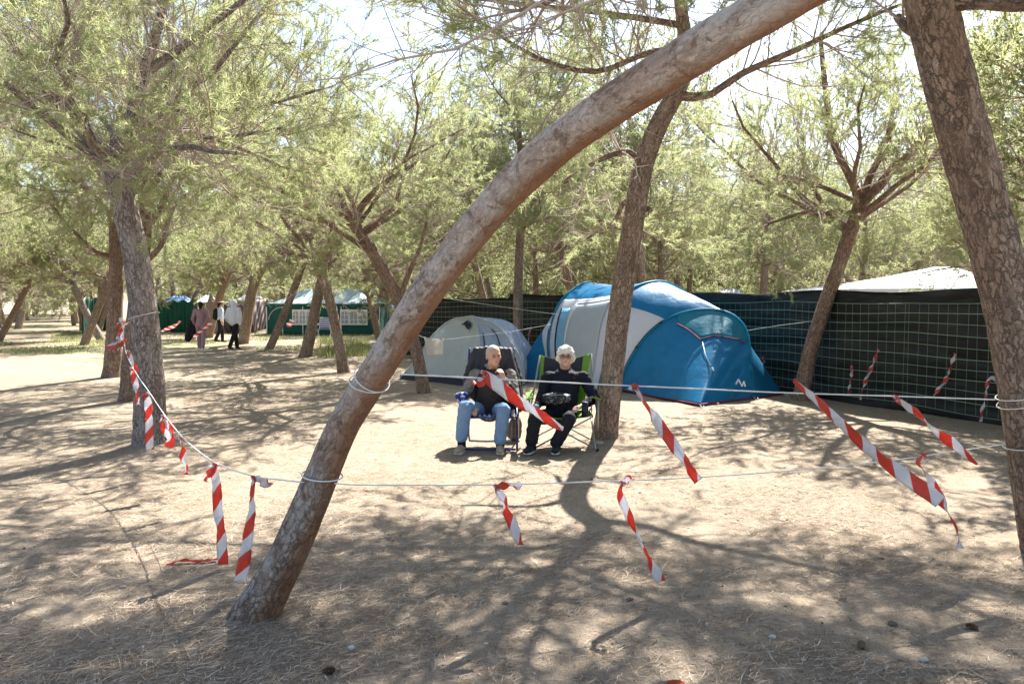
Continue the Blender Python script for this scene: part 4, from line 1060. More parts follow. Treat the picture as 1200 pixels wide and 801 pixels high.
def striped_chair():
    m = mat('blue_white_chair_cloth', (.5, .5, .6), .8); g = NG(m); s = g.n('ShaderNodeSeparateXYZ'); g.l(g.uv(), s.inputs[0])
    f = g.math('FRACT', g.math('MULTIPLY', s.outputs[1], 6)); g.l(g.ramp(f, [(0, (.07, .11, .30)), (.5, (.07, .11, .30)), (.55, (.62, .62, .66)), (1, (.62, .62, .66))]), g.b.inputs['Base Color'])
    Y = 36; c = G(381, 393); c = Vector((P(381, 390, Y).x, Y, 0)); root = thing('beach_chair', 'blue and white striped folding chair in front of the green marquee', 'chair', c)
    mb = MB(); mb.grid([[c + Vector((-.26 + .52 * i / 4, .10 + .12 * j / 6 + .0, .42 + .5 * j / 6)) for i in range(5)] for j in range(7)]); o = mb.build('backrest', m, root, True); thicken(o, .01)
    mb = MB(); mb.grid([[c + Vector((-.26 + .52 * i / 4, .10 - .45 * j / 6, .42 - .03 * math.sin(j / 6 * math.pi))) for i in range(5)] for j in range(7)]); o = mb.build('seat', m, root, True); thicken(o, .01)
    for s_ in (-1, 1):
        mb = MB(); mb.tube([c + Vector((s_ * .28, -.38, 0)), c + Vector((s_ * .28, .12, .45)), c + Vector((s_ * .28, .24, .95))], .014, 6); mb.build('frame', M['white_paint'], root)
        mb = MB(); mb.tube([c + Vector((s_ * .30, .3, 0)), c + Vector((s_ * .30, -.32, .42)), c + Vector((s_ * .30, -.34, .6)), c + Vector((s_ * .3, .16, .62))], .014, 6); mb.build('leg', M['white_paint'], root)
striped_chair()
# ------------------------------------------------------------------ ropes
def rope_pts(ctrl, n=60): return interp([P(a, b, d) for a, b, d in ctrl], n)
def surf(tp, tr, z, ang, extra=.004):
    """a point on a trunk's surface at height z"""
    i = min(range(len(tp)), key=lambda k: abs(tp[k][2] - z)); c = Vector(tp[i]); t = Vector(tp[min(i + 1, len(tp) - 1)] - tp[i]).normalized()
    return c, t, tr[i] + extra
def loop(mb, tp, tr, z, rad, tilt=(0, 0), turns=1, drop=0):
    c, t, r = surf(tp, tr, z, 0, rad + .006)
    a = Vector((0, -1, 0)); a = (a - t * a.dot(t)).normalized(); b = t.cross(a)
    n = 28
    mb.tube([c + (a * math.cos(k * 2 * math.pi / n) + b * math.sin(k * 2 * math.pi / n)) * r * 1.04 + t * (tilt[0] * math.cos(k * 2 * math.pi / n) + tilt[1] * math.sin(k * 2 * math.pi / n)) for k in range(n)], rad, 6, closed=True)
U = rope_pts([(449, 437.5, 3.98), (545, 442, 4.1), (690, 449.5, 4.3), (812, 455, 4.48), (922, 460, 4.64), (1050, 464, 4.84), (1166, 468, 4.98)], 80)
Lw = rope_pts([(392, 566, 3.98), (430, 568, 4.05), (585, 567.5, 4.25), (740, 562.5, 4.45), (800, 560, 4.55), (900, 553.5, 4.7), (990, 545, 4.83), (1050, 538.5, 4.92), (1116, 529, 5.02), (1178, 520, 5.1)], 80)
Lf = rope_pts([(144, 376, 8.9), (145, 395, 8.8), (148, 414, 8.6), (160, 438, 8.2), (176, 461, 7.6), (195, 489, 6.9), (215, 513, 6.2), (240, 534, 5.5), (262, 546, 5.0), (297, 557.5, 4.5), (330, 562, 4.15), (357, 565, 4.02)], 90)
def rope(name, label, pts, rad, extra=None, m='rope'):
    mb = MB(); mb.tube(pts, rad, 6)
    if extra: extra(mb)
    o = mb.build(name, M[m], None, True, loc=pts[0]); return tag(o, label, 'rope')
rope('rope', 'upper white rope from the leaning trunk across the seated people to the right trunk', U, .0042,
     lambda mb: (loop(mb, T1p, T1r, U[0].z - .02, .0032, (-.03, .0)), loop(mb, T1p, T1r, U[0].z - .05, .0032, (-.02, .03)), loop(mb, T3p, T3r, U[-1].z, .004, (0, .01)), loop(mb, T3p, T3r, U[-1].z - .02, .004, (0, .02))))
rope('rope', 'lower white rope at knee height from the leaning trunk to the right hand trunk', Lw, .0036,
     lambda mb: (loop(mb, T1p, T1r, Lw[0].z + .01, .004, (.0, .03)), loop(mb, T3p, T3r, Lw[-1].z, .0035, (0, .01))))
rope('rope', 'white rope sagging from the left pines down to the leaning trunk, hung with tape', Lf, .0045,
     lambda mb: loop(mb, T4p, T4r, Lf[0].z + .05, .004, (.0, .03)))
CLl = rope_pts([(488, 391, 14.4), (497, 395, 14.3), (520, 397.5, 14.2), (560, 393, 14.5), (600, 388, 15), (645, 380, 15.8)], 50)
rope('clothesline', 'thin line from the slim bent pine past the grey dome tent with the white cloth', CLl, .005)
rope('clothesline', 'thin high line from the straight dark pine down to the blue tent', rope_pts([(520, 349, 20), (560, 355, 19), (607, 362, 18), (655, 368.5, 16.3)], 30), .006, m='rope_b')
rope('clothesline', 'thin line strung across the dark fence behind the right hand pines', rope_pts([(870, 388, 14.6), (915, 381, 14), (955, 376, 13.7)], 20), .004, m='rope_b')
rope('ground_cord', 'thin brown cord lying across the bare ground at the lower left', [G(a, b) + Vector((0, 0, .006)) for a, b in ((160, 612), (172, 632), (186, 658), (196, 690), (205, 720), (212, 745))], .0016, m='twig')
# cloth on the line
def hung_cloth():
    a, b = P(498, 396.5, 14.27), P(519.5, 397.6, 14.2); mb = MB(); h = .30
    mb.grid([[a.lerp(b, i / 10) + Vector((.01 * j / 8 * math.sin(i), -.012 + .012 * math.sin(i * 1.3 + j * .3), .006 - h * j / 8 * (1 + .05 * math.sin(i * .6)))) for i in range(11)] for j in range(9)])
    root = thing('hanging_cloth', 'small off-white cloth pegged on the thin line in front of the grey dome tent', 'cloth', a)
    o = mb.build('cloth', cloth('off_white_towel', (.62, .60, .55), .9, .4, .4, 30), root, True); thicken(o, .003)
    for p in (a, b):
        mb = MB(); mb.box(p + Vector((0, -.02, 0)), (.012, .012, .06)); mb.build('clothes_peg', M['rope'], root)
hung_cloth()

# ------------------------------------------------------------------ barrier tape streamers
def ribbon(pts, w=.072, roll=(0, 0, 0), n=None, v0=0.0, taper=None):
    """pts: world points. roll = (start, end, wobble) in radians about the tape's own axis"""
    L = sum((pts[i + 1] - pts[i]).length for i in range(len(pts) - 1)); n = n or max(16, int(L / .012)); q = interp(pts, n)
    vs = []; uv = []; s = 0
    for i, p in enumerate(q):
        t = (q[min(i + 1, n - 1)] - q[max(0, i - 1)]).normalized(); view = (p - cam.location).normalized()
        a = t.cross(view).normalized(); b = t.cross(a); f = i / (n - 1)
        r = roll[0] + (roll[1] - roll[0]) * f + roll[2] * 1.5 * math.sin(f * 9 + v0 * 30) + .5 * mnoise.noise(Vector((f * 7, v0 * 40, 2)))
        sd = a * math.cos(r) + b * math.sin(r); nn = a * -math.sin(r) + b * math.cos(r)
        ww = w * (taper(f) if taper else 1)
        if i: s += (p - q[i - 1]).length
        for k in range(5):
            u = k / 4 - .5; vs.append(p + sd * ww * u + nn * (.012 * (u * u * 4 - .5) * math.sin(f * 14 + v0 * 9) + .007 * mnoise.noise(Vector((s * 28, u * 3, v0 * 20))))); uv.append((k / 4, s + v0))
    fs = [(i * 5 + k, i * 5 + k + 1, (i + 1) * 5 + k + 1, (i + 1) * 5 + k) for i in range(n - 1) for k in range(4)]
    return vs, fs, uv
def at_rope(rp, px):
    def pr(p):
        d = p - Vector((0, 0, CAM_H)); f = d.y * math.cos(PITCH) - d.z * math.sin(PITCH); return 600 + FPX * d.x / f
    return min(rp, key=lambda p: abs(pr(p) - px))
def streamer(label, ctrl, Y, w=.072, roll=(0, 0, .3), v0=0.0, flap=None, group='red and white tape streamers', knot=True, taper=None, dY=0.0):
    pts = [P(a, b, Y + dY * i / max(1, len(ctrl) - 1)) for i, (a, b) in enumerate(ctrl)]
    mb = MB(); mb.add(*ribbon(pts, w, roll, v0=v0, taper=taper or (lambda f: min(1, .35 + f * 5))))
    root = thing('tape_streamer', label, 'barrier tape', pts[0], group)
    o = mb.build('tape_strip', M['tape'], root, True); thicken(o, .0006)
    if flap:
        mb = MB(); mb.add(*ribbon([P(a, b, Y - .01) for a, b in flap], w * .8, (.3, 1.0, .4), v0=v0 + .13, taper=lambda f: min(1, .3 + f * 3))); o = mb.build('loose_end', M['tape'], root, True); thicken(o, .0006)
    if knot:
        mb = MB(); c = pts[0]; mb.add(*ribbon([c + Vector((.012 * math.cos(t), -.012 * math.sin(t), .02 * math.sin(t * .5) - .01)) for t in [i * .9 for i in range(9)]], .022, (0, 1, .3), v0=.12)); o = mb.build('knot', M['tape'], root, True); thicken(o, .0006)
    return root
yU = lambda px: at_rope(U, px).y; yL = lambda px: at_rope(Lw, px).y; yF = lambda px: at_rope(Lf, px).y
streamer('tape streamer on the upper rope blowing across the laps of the two seated people', [(567, 437), (580, 449), (598, 463), (622, 479), (644, 493), (660, 502)], 4.1, .070, (.35, .9, .15), .12, flap=[(567, 442), (562, 448), (554, 450)], taper=lambda f: min(1, .5 + f * 4) * (1 - .55 * max(0, f - .6) / .4), dY=-.15)
streamer('tape streamer blowing down before the big blue tent, just right of the middle trunk', [(745, 453), (755, 470), (768, 491), (786, 516), (803, 542), (819, 563)], 4.35, .062, (.9, .3, .35), .0, flap=[(746, 454), (742, 455), (740, 451)], dY=-.2)
streamer('longest tape streamer, starting above the upper rope below the reddish forked pine', [(930, 445), (941, 454), (956, 468), (972, 484), (990, 500), (1010, 517), (1030, 536), (1052, 552), (1070, 565), (1088, 577), (1102, 588)], 4.5, .080, (1.15, .15, .12), .1, knot=False, dY=-.35, taper=lambda f: .55 + .45 * min(1, f * 2.2) - .3 * max(0, f - .9) * 10 * .3)
streamer('tape streamer at the right end of the upper rope, reaching toward the big right trunk', [(1050, 466), (1066, 478), (1082, 492), (1102, 508), (1122, 524), (1146, 544)], 4.84, .075, (1.0, .5, .25), .14, taper=lambda f: (.4 + f * 2.0 if f < .3 else 1) * (1 - .75 * max(0, f - .6) / .4))
streamer('thin twisted tape streamer on the lower rope near the big right trunk', [(1082, 534), (1076, 542), (1084, 553), (1094, 570), (1104, 588), (1114, 606), (1122, 624), (1126, 642)], 4.95, .060, (1.2, 1.0, .5), .03, dY=-.2, knot=True)
streamer('short tape streamer with a sideways end at the left of the lower rope', [(582, 570), (588, 583), (595, 600), (602, 618), (610, 638)], 4.2, .058, (.8, .6, .2), .17, flap=[(582, 570), (594, 568), (606, 568), (611, 570)])
streamer('narrow tape streamer on the lower rope over the shadow of the middle trunk', [(729, 565), (728, 580), (734, 600), (745, 622), (756, 645), (766, 664), (775, 681)], 4.4, .056, (1.1, .8, .35), .08, flap=[(729, 565), (736, 561), (743, 562)])
streamer('tape streamer hanging just left of the leaning trunk with an end blowing right', [(298, 560), (296, 580), (294, 605), (291, 630), (286, 655), (282, 682)], 4.45, .075, (1.05, .25, .05), .05, flap=[(298, 561), (305, 562), (312, 566), (319, 567)], taper=lambda f: .45 + .55 * min(1, f * 1.5))
streamer('straight tape streamer almost touching the ground, with a folded end, left of the leaning trunk', [(252, 544), (253, 565), (255, 590), (258, 615), (260, 640), (262, 661)], 4.95, .065, (.75, .4, .08), .12, flap=[(252, 545), (246, 552), (241, 564)])
streamer('small crumpled tape streamer in front of the ground right of the grey forked pine', [(212, 513), (214, 525), (215, 538), (218, 548), (219, 556)], 6.3, .060, (1.0, .8, .3), .02)
streamer('crumpled tape streamer at the right edge of the grey forked pine', [(191, 488), (193, 500), (197, 508), (200, 516), (197, 524)], 6.9, .080, (.6, .2, .3), .06, flap=[(191, 490), (199, 500), (205, 508)])
streamer('straight tape streamer hanging down the front of the grey forked pine', [(173, 462), (174, 480), (175, 500), (175, 514), (176, 527)], 7.6, .072, (.3, .1, .05), .15, flap=[(174, 463), (170, 462), (168, 465)])
streamer('tape streamer hanging left of the grey forked pine beneath the bunch of scraps', [(154, 432), (157, 442), (160, 455), (161, 465), (162, 474)], 8.2, .062, (.7, .9, .3), .04)
streamer('short tape scrap on the sagging rope left of the grey forked pine', [(150, 412), (153, 420), (157, 428), (160, 436)], 8.55, .055, (.8, .4, .3), .11)
# bunch of scraps on the left trunk
def bunch():
    root = thing('tape_bunch', 'bunch of torn faded tape ends tied beside the reddish upright pine', 'barrier tape', P(143, 392, 8.8))
    rr = random.Random(5)
    for k, (a, b) in enumerate([((142, 384), (141, 395)), ((142, 386), (138, 398)), ((143, 392), (147, 402)), ((141, 398), (123, 408)), ((140, 398), (131, 411)), ((143, 398), (137, 410)), ((143, 395), (146, 406)), ((142, 378), (142, 372)), ((140, 379), (137, 384)), ((144, 380), (151, 378)), ((142, 390), (139, 404))]):
        mb = MB(); mid = ((a[0] + b[0]) / 2 + rr.uniform(-2, 2), (a[1] + b[1]) / 2 + rr.uniform(-1, 1)); y = 8.75 + rr.uniform(-.04, .04)
        mb.add(*ribbon([P(*a, y), P(*mid, y), P(*b, y)], .04, (rr.uniform(0, 1), rr.uniform(0, 1.4), .4), v0=rr.random())); o = mb.build('tape_strip', M['tape'], root, True); thicken(o, .0006)
bunch()
tp = G(262, 660)
mb = MB(); mb.add(*ribbon([G(195, 664) + Vector((0, 0, .012)), G(215, 661) + Vector((0, 0, .02)), G(240, 660) + Vector((0, 0, .012)), G(256, 658) + Vector((0, 0, .02))], .03, (1.2, 1.4, .2), v0=.0))  # thin red strip laid down as the red shadow of the hanging tape
m_red = cloth('red_tape_shadow', (.40, .06, .04), .6, .2)
o = mb.build('scrap_or_tape_shadow', m_red, None, True, loc=G(195, 664)); tag(o, 'red strip standing in for the tape shadow on the ground at the lower left', 'barrier tape')
mb = MB(); mb.ball(G(792, 799) + Vector((0, 0, .0)), (.045, .03, .02), 10, 6); o = mb.build('scrap_or_tape_shadow', cloth('orange_scrap', (.65, .10, .04), .6, .2, 1, 60), None, True, loc=G(792, 799)); tag(o, 'crumpled orange red scrap on the ground at the bottom edge of the view', 'litter')
def fdepth(px):
    # depth of the fence line at a pixel column
    return min(FLN, key=lambda p: abs(600 + FPX * p.x / (p.y * math.cos(PITCH) + CAM_H * math.sin(PITCH)) - px)).y - .12
for lab, ct, w in (('shorter of the twisted tape pieces on the fence netting, left of the pair', [(998, 429), (998, 440), (996, 450), (994, 461)], .05),
                   ('twisted tape piece with a side loop on the fence netting, middle of the three', [(1029, 410), (1024, 424), (1017, 440), (1011, 455), (1008, 468)], .06),
                   ('slanting tape piece on the fence netting left of the big right trunk', [(1119, 415), (1114, 430), (1108, 445), (1100, 456), (1094, 464)], .06),
                   ('drooping tape piece on the fence netting right beside the big right trunk', [(1170, 450), (1163, 442), (1157, 450), (1155, 465), (1151, 480), (1149, 494)], .05),
                   ('tiny twisted tape piece on the fence netting just right of the blue tent', [(894, 418), (895, 424), (893, 430)], .05),
                   ('tiny tape piece on the fence netting above the blue tent corner', [(873, 396), (870, 399), (868, 403)], .04),
                   ('twisted tape piece on the dark fence between the two tents', [(622, 382), (620, 392), (619, 405)], .07)):
    streamer(lab, ct, fdepth(ct[0][0]), w, (1.0, .3, 1.1), .03 * len(lab), group='tape pieces on the fence')
streamer('pale tape streamer hanging on the line behind the person in purple', [(189, 388), (199, 384), (207, 380), (211, 376)], 30, .16, (.6, .9, .2), .0, group='tape on the far lines')
streamer('red and white tape slanting in front of the person in purple', [(226, 397), (233, 390), (241, 384), (248, 378)], 25.5, .12, (.6, .5, .2), .1, group='tape on the far lines')
streamer('short tape piece in front of the left window of the green marquee', [(337, 382), (340, 379), (343, 375)], 36, .25, (.4, .5, .2), .1, group='tape on the far lines')

# ------------------------------------------------------------------ people
TMP = bpy.data.scenes.new('workbench')       # an empty scene in which the bodies are fused; removed at the end
class Blob:
    def __init__(s): s.b = MB()
    def cap(s, p1, r1, p2, r2, n=14):
        p1, p2 = Vector(p1), Vector(p2); d = (p2 - p1); L = d.length
        if L < 1e-6: return s.ball(p1, r1)
        d.normalize(); pts = []; rr = []
        for k in (80, 55, 30, 10): pts.append(p1 - d * r1 * math.sin(R(k))); rr.append(r1 * math.cos(R(k)))
        for k in range(5): pts.append(p1.lerp(p2, k / 4)); rr.append(r1 + (r2 - r1) * k / 4)
        for k in (10, 30, 55, 80): pts.append(p2 + d * r2 * math.sin(R(k))); rr.append(r2 * math.cos(R(k)))
        s.b.tube(pts, rr, n)
    def chain(s, pts, rr):
        for i in range(len(pts) - 1): s.cap(pts[i], rr[i], pts[i + 1], rr[i + 1])
    def ball(s, c, r, Mx=None): s.b.ball(c, r, 16, 12, Mx)
    def solid(s, name, m, parent, vox=.007, smooth=3, crease=0, cs=9, sd=0):
        me = s.b.mesh(name, m, True, True)
        o = bpy.data.objects.new(name, me); TMP.collection.objects.link(o)
        md = o.modifiers.new('r', 'REMESH'); md.mode = 'VOXEL'; md.voxel_size = vox; md.use_smooth_shade = True
        if smooth: sm = o.modifiers.new('s', 'SMOOTH'); sm.iterations = smooth; sm.factor = .5
        TMP.view_layers[0].update(); dg = TMP.view_layers[0].depsgraph; ev = o.evaluated_get(dg); m2 = bpy.data.meshes.new_from_object(ev)
        bpy.data.objects.remove(o)
        if crease:
            nv = len(m2.vertices); co = np.zeros(nv * 3, np.float32); no = np.zeros(nv * 3, np.float32)
            m2.vertices.foreach_get('co', co); m2.vertex_normals.foreach_get('vector', no); co = co.reshape(-1, 3); no = no.reshape(-1, 3); out = co.copy()
            for i, q in enumerate([Vector(c) for c in co.tolist()]):
                w = mnoise.noise(Vector((q.x * cs, q.y * cs, q.z * cs * 1.8 + sd))) + .5 * mnoise.noise(Vector((q.x * cs * 2.3, q.y * cs * 2.3, q.z * cs * 3 + sd)))
                out[i] += no[i] * (w * crease)
            m2.vertices.foreach_set('co', out.ravel())
        m2.materials.clear(); m2.materials.append(m)
        m2.polygons.foreach_set('use_smooth', np.ones(len(m2.polygons), bool)); m2.polygons.foreach_set('material_index', np.zeros(len(m2.polygons), np.int32)); m2.update()
        return link(name, m2, parent)
def skin(name, col):
    m = mat(name, col, .5, .35); g = NG(m); n = g.noise(g.obj(), 55, 3); g.l(g.mix(n, tuple(c * .88 for c in col), (min(1, col[0] * 1.12), col[1] * 1.02, col[2])), g.b.inputs['Base Color']); g.bump(n, .15, .004)
    g.b.inputs['Subsurface Weight'].default_value = .08; g.b.inputs['Subsurface Radius'].default_value = (.012, .005, .003)
    return m
M['skin'] = skin('skin', (.55, .33, .245)); M['skin2'] = skin('fair_skin', (.60, .38, .30))
M['eye'] = mat('dark_eye', (.02, .015, .012), .2); M['mouth'] = mat('lip', (.33, .13, .11), .5); M['brow'] = mat('grey_brow', (.30, .26, .23), .9)
def frame(f, up=(0, 0, 1)):
    f = Vector(f).normalized(); r = f.cross(Vector(up)).normalized(); u = r.cross(f); return f, r, u
def head(bl, c, f, neck, s=1.0):
    f, r, u = frame(f); Mx = Matrix((r, f, u)).transposed()
    c = Vector(c)
    bl.ball(c + u * .022 * s - f * .012 * s, (.077 * s, .094 * s, .095 * s), Mx)            # skull
    bl.ball(c - u * .040 * s + f * .022 * s, (.060 * s, .066 * s, .070 * s), Mx)            # face
    bl.ball(c - u * .088 * s + f * .052 * s, (.030 * s, .026 * s, .024 * s), Mx)            # chin
    bl.ball(c + u * .028 * s + f * .066 * s, (.055 * s, .022 * s, .016 * s), Mx)            # brow
    bl.cap(c + u * .012 * s + f * .082 * s, .009 * s, c - u * .026 * s + f * .104 * s, .014 * s)  # nose
    for k in (-1, 1):
        bl.ball(c - u * .027 * s + f * .093 * s + r * k * .011 * s, .010 * s)
        bl.ball(c - u * .012 * s + f * .062 * s + r * k * .040 * s, (.022 * s, .022 * s, .020 * s), Mx)
        bl.ball(c + r * k * .079 * s - f * .008 * s - u * .008 * s, (.010 * s, .020 * s, .032 * s), Mx)
    bl.cap(c - u * .052 * s + f * .085 * s - r * .02 * s, .008 * s, c - u * .052 * s + f * .085 * s + r * .02 * s, .008 * s)
    bl.cap(c - u * .07 * s - f * .015 * s, .056 * s, Vector(neck), .060 * s)
    return f, r, u
def face(parent, c, f, s=1.0):
    f, r, u = frame(f); c = Vector(c)
    for k in (-1, 1):
        mb = MB(); mb.ball(c + r * k * .031 * s + f * .079 * s + u * .006 * s, (.0115 * s, .008 * s, .0065 * s), 10, 8, Matrix((r, f, u)).transposed()); mb.build('eye', M['eye'], parent, True)
        mb = MB(); mb.tube([c + r * k * .015 * s + f * .092 * s + u * .026 * s, c + r * k * .032 * s + f * .088 * s + u * .032 * s, c + r * k * .050 * s + f * .072 * s + u * .026 * s], .0038 * s, 6); mb.build('eyebrow', M['brow'], parent, True)
    mb = MB(); mb.tube([c - u * .053 * s + f * .086 * s - r * .024 * s, c - u * .052 * s + f * .0945 * s, c - u * .053 * s + f * .086 * s + r * .024 * s], .0035 * s, 6); mb.build('mouth', M['mouth'], parent, True)
def hand(bl, wrist, d, palmn, side, curl=.5, s=1.0):
    """d: direction to the knuckles, palmn: palm normal, side: which way the thumb leaves"""
    d = Vector(d).normalized(); n = Vector(palmn).normalized(); n = (n - d * n.dot(d)).normalized(); t = d.cross(n) * side; w = Vector(wrist)
    bl.cap(w, .027 * s, w + d * .045 * s, .030 * s)
    bl.chain([w + d * .03 * s + t * .02 * s, w + d * .085 * s + t * .028 * s], [.016 * s, .014 * s]); bl.chain([w + d * .03 * s - t * .015 * s, w + d * .08 * s - t * .027 * s], [.016 * s, .013 * s])
    bl.ball(w + d * .06 * s, (.032 * s, .032 * s, .026 * s))
    for k, (o_, L) in enumerate(((.030, .066), (.011, .075), (-.009, .070), (-.028, .054))):
        a = w + d * .085 * s + t * o_ * s; c1 = curl; d1 = (d * math.cos(c1 * .6) + n * math.sin(c1 * .6) + t * o_ * 2.5).normalized(); b = a + d1 * L * .5 * s
        d2 = (d * math.cos(c1 * 1.6) + n * math.sin(c1 * 1.6)).normalized(); c = b + d2 * L * .5 * s; bl.cap(a, .0092 * s, b, .0085 * s); bl.cap(b, .0085 * s, c, .007 * s)
    a = w + d * .02 * s + t * .028 * s; b = a + (d * .6 + t * .8 + n * .2).normalized() * .036 * s; c = b + (d * .9 + t * .25 + n * .3).normalized() * .03 * s
    bl.cap(a, .013 * s, b, .010 * s); bl.cap(b, .010 * s, c, .008 * s)

M['jeans'] = cloth('faded_blue_jeans', (.17, .27, .42), .9, 0, .6, 18, .15, .28)
M['jacket_dark'] = cloth('dark_brown_jacket', (.040, .033, .030), .85, 0, .6, 16, .2, .3)
M['sleeve_grey'] = cloth('grey_jacket_sleeve', (.20, .18, .16), .85, 0, .6, 12, .2, .75)
M['black_wool'] = cloth('black_jacket', (.012, .013, .022), .8, 0, .6, 16, .2, .3)
M['trouser_black'] = cloth('black_trousers', (.018, .018, .021), .9, 0, .6, 16, .2, .3)
M['shoe_beige'] = cloth('beige_suede_shoe', (.36, .29, .22), .9, 0, .3, 40)
M['shoe_dark'] = cloth('dark_shoe', (.02, .022, .035), .6, 0, .3, 40)
M['sock'] = cloth('black_sock', (.015, .015, .018), .95, 0, .3, 60)
def hair_mat(name, col):
    m = mat(name, col, .8, .25); g = NG(m); n = g.noise(g.mapping(g.obj(), (60, 60, 14)), 1, 5, .7, 1.5); g.l(g.mix(n, tuple(c * .7 for c in col), tuple(min(1, c * 1.15) for c in col)), g.b.inputs['Base Color']); g.bump(n, .9, .01); return m
M['hair_white'] = hair_mat('white_hair', (.80, .77, .68)); M['hair_stubble'] = hair_mat('cropped_white_hair', (.55, .50, .45)); M['hair_dark'] = hair_mat('dark_hair', (.025, .018, .015))

def shoe(parent, ankle, toe, m, w=.045):
    a, t = Vector(ankle), Vector(toe); d = Vector((t.x - a.x, t.y - a.y, 0)).normalized(); b = Blob(); z = .045
    heel = Vector((a.x, a.y, z)) - d * .045
    b.cap(heel, .042, heel + d * .11, .044); b.cap(heel + d * .11, .043, heel + d * .215, .034); b.cap(Vector((a.x, a.y, .05)), .046, Vector((a.x, a.y, .085)), .044)
    b.ball(heel + d * .19 + Vector((0, 0, -.006)), (.047, .047, .03))
    o = b.solid('shoe', m, parent, .006, 3)
    mb = MB(); rows = []
    s = d.cross(Vector((0, 0, 1)))
    pr = [(-.045, .030), (-.02, .040), (.05, .040), (.12, .047), (.19, .046), (.225, .030)]
    top = [heel + d * x + s * y for x, y in pr] + [heel + d * x - s * y for x, y in reversed(pr)]
    mb.add([Vector((p.x, p.y, .004)) for p in top] + [Vector((p.x, p.y, .024)) for p in top], [tuple(range(12)), tuple(range(12, 24))] + [(i, (i + 1) % 12, 12 + (i + 1) % 12, 12 + i) for i in range(12)])
    mb.build('sole', M['rope_b'], o)

def seated_man():
    root = thing('person', 'person with cropped white hair in blue jeans resting chin on hand in the left chair', 'person', (-.27, 9.1, 0))
    hc = P(578.5, 417, 9.30); neck = P(577, 428.5, 9.42); fw = Vector((.42, -.9, -.05))
    sl, sr = P(557, 439, 9.42), P(598, 439, 9.42)          # shoulders: image left, image right
    ch = P(577, 445, 9.42); be = P(574, 466, 9.36); hp = P(573, 481, 9.36)
    el, er = P(544, 462, 9.36), P(604, 466, 9.22); hl, hr_ = P(553, 474, 9.02), P(590, 443, 9.14)
    hjl, hjr = P(563, 481, 9.32), P(584, 481, 9.32); kl, kr = P(545, 477, 8.88), P(590, 480, 8.88); al, ar = P(541, 517, 8.86), P(586, 520, 8.86)
    b = Blob(); f, r, u = head(b, hc, fw, neck, 1.06)
    b.chain([neck, ch, be, hp], [.06, .13, .125, .13])
    b.chain([ch, sl, el, hl], [.08, .055, .042, .030]); b.chain([ch, sr, er, hr_], [.08, .055, .042, .030])
    b.chain([hp, hjl, kl, al], [.10, .08, .055, .035]); b.chain([hp, hjr, kr, ar], [.10, .08, .055, .035])
    for a in (al, ar): b.cap(a, .030, Vector((a.x, a.y - .02, .05)), .028)
    hand(b, hl, (hl - el) * .5 + Vector((.10, -.3, -.30)), (-.2, .2, -1), 1, .5)
    hand(b, hr_, Vector((-.35, -.12, .9)), (-.6, .5, -.3), 1, 1.25)
    b.solid('body', M['skin'], root, .0055, 2)
    face(root, hc, fw, 1.06)
    h = Blob(); Mx = Matrix((r, f, u)).transposed(); h.ball(hc + u * .032 - f * .022, (.084, .096, .097), Mx); h.solid('hair', M['hair_stubble'], root, .006, 2, .0006, 60)
    j = Blob(); j.chain([neck + Vector((0, .02, -.03)), ch, be, hp + Vector((0, 0, .02))], [.075, .160, .160, .155]); j.cap(sl.lerp(ch, .35), .085, sr.lerp(ch, .35), .085)
    j.solid('jacket', M['jacket_dark'], root, .008, 3, .008, 12)
    for s_, e_, w_, nm in ((sl, el, hl, 'a'), (sr, er, hr_, 'b')):
        k = Blob(); k.chain([s_.lerp(ch, .2), s_, e_, w_.lerp(e_, .12)], [.075, .074, .060, .045]); sv = k.solid('sleeve', M['sleeve_grey'], root, .007, 3, .008, 16)
        bnd = Blob(); q1, q2 = e_.lerp(w_, .25), e_.lerp(w_, .60); bnd.cap(q1, .062, q2, .056); bnd.solid('sleeve_band', M['jacket_dark'], sv, .007, 2, .005, 16)
        bnd = Blob(); q1, q2 = s_.lerp(e_, .42), s_.lerp(e_, .52); bnd.cap(q1, .052, q2, .052);
    co = Blob(); co.chain([neck + r * k * .06 + u * .0 + f * .02 for k in (-1.1, -.6)] , [.022, .022]); co.chain([neck + r * k * .06 + f * .02 for k in (.6, 1.1)], [.022, .022]); co.cap(neck + r * .06 - f * .05, .022, neck - r * .06 - f * .05, .022); co.solid('collar', M['sleeve_grey'], root, .006, 2)
    t = Blob(); t.chain([hp, hjl, kl, al + Vector((0, 0, .05))], [.135, .095, .080, .070]); t.chain([hp, hjr, kr, ar + Vector((0, 0, .05))], [.135, .095, .080, .070]); t.solid('trousers', M['jeans'], root, .008, 3, .007, 14)
    for a, tx in ((al, P(535, 528, 8.66)), (ar, P(586, 532, 8.66))):
        k = Blob(); k.cap(a + Vector((0, 0, .05)), .052, a + Vector((0, 0, -.045)), .048); k.solid('sock', M['sock'], root, .006, 2); shoe(root, Vector((a.x, a.y, 0)), tx, M['shoe_beige'])
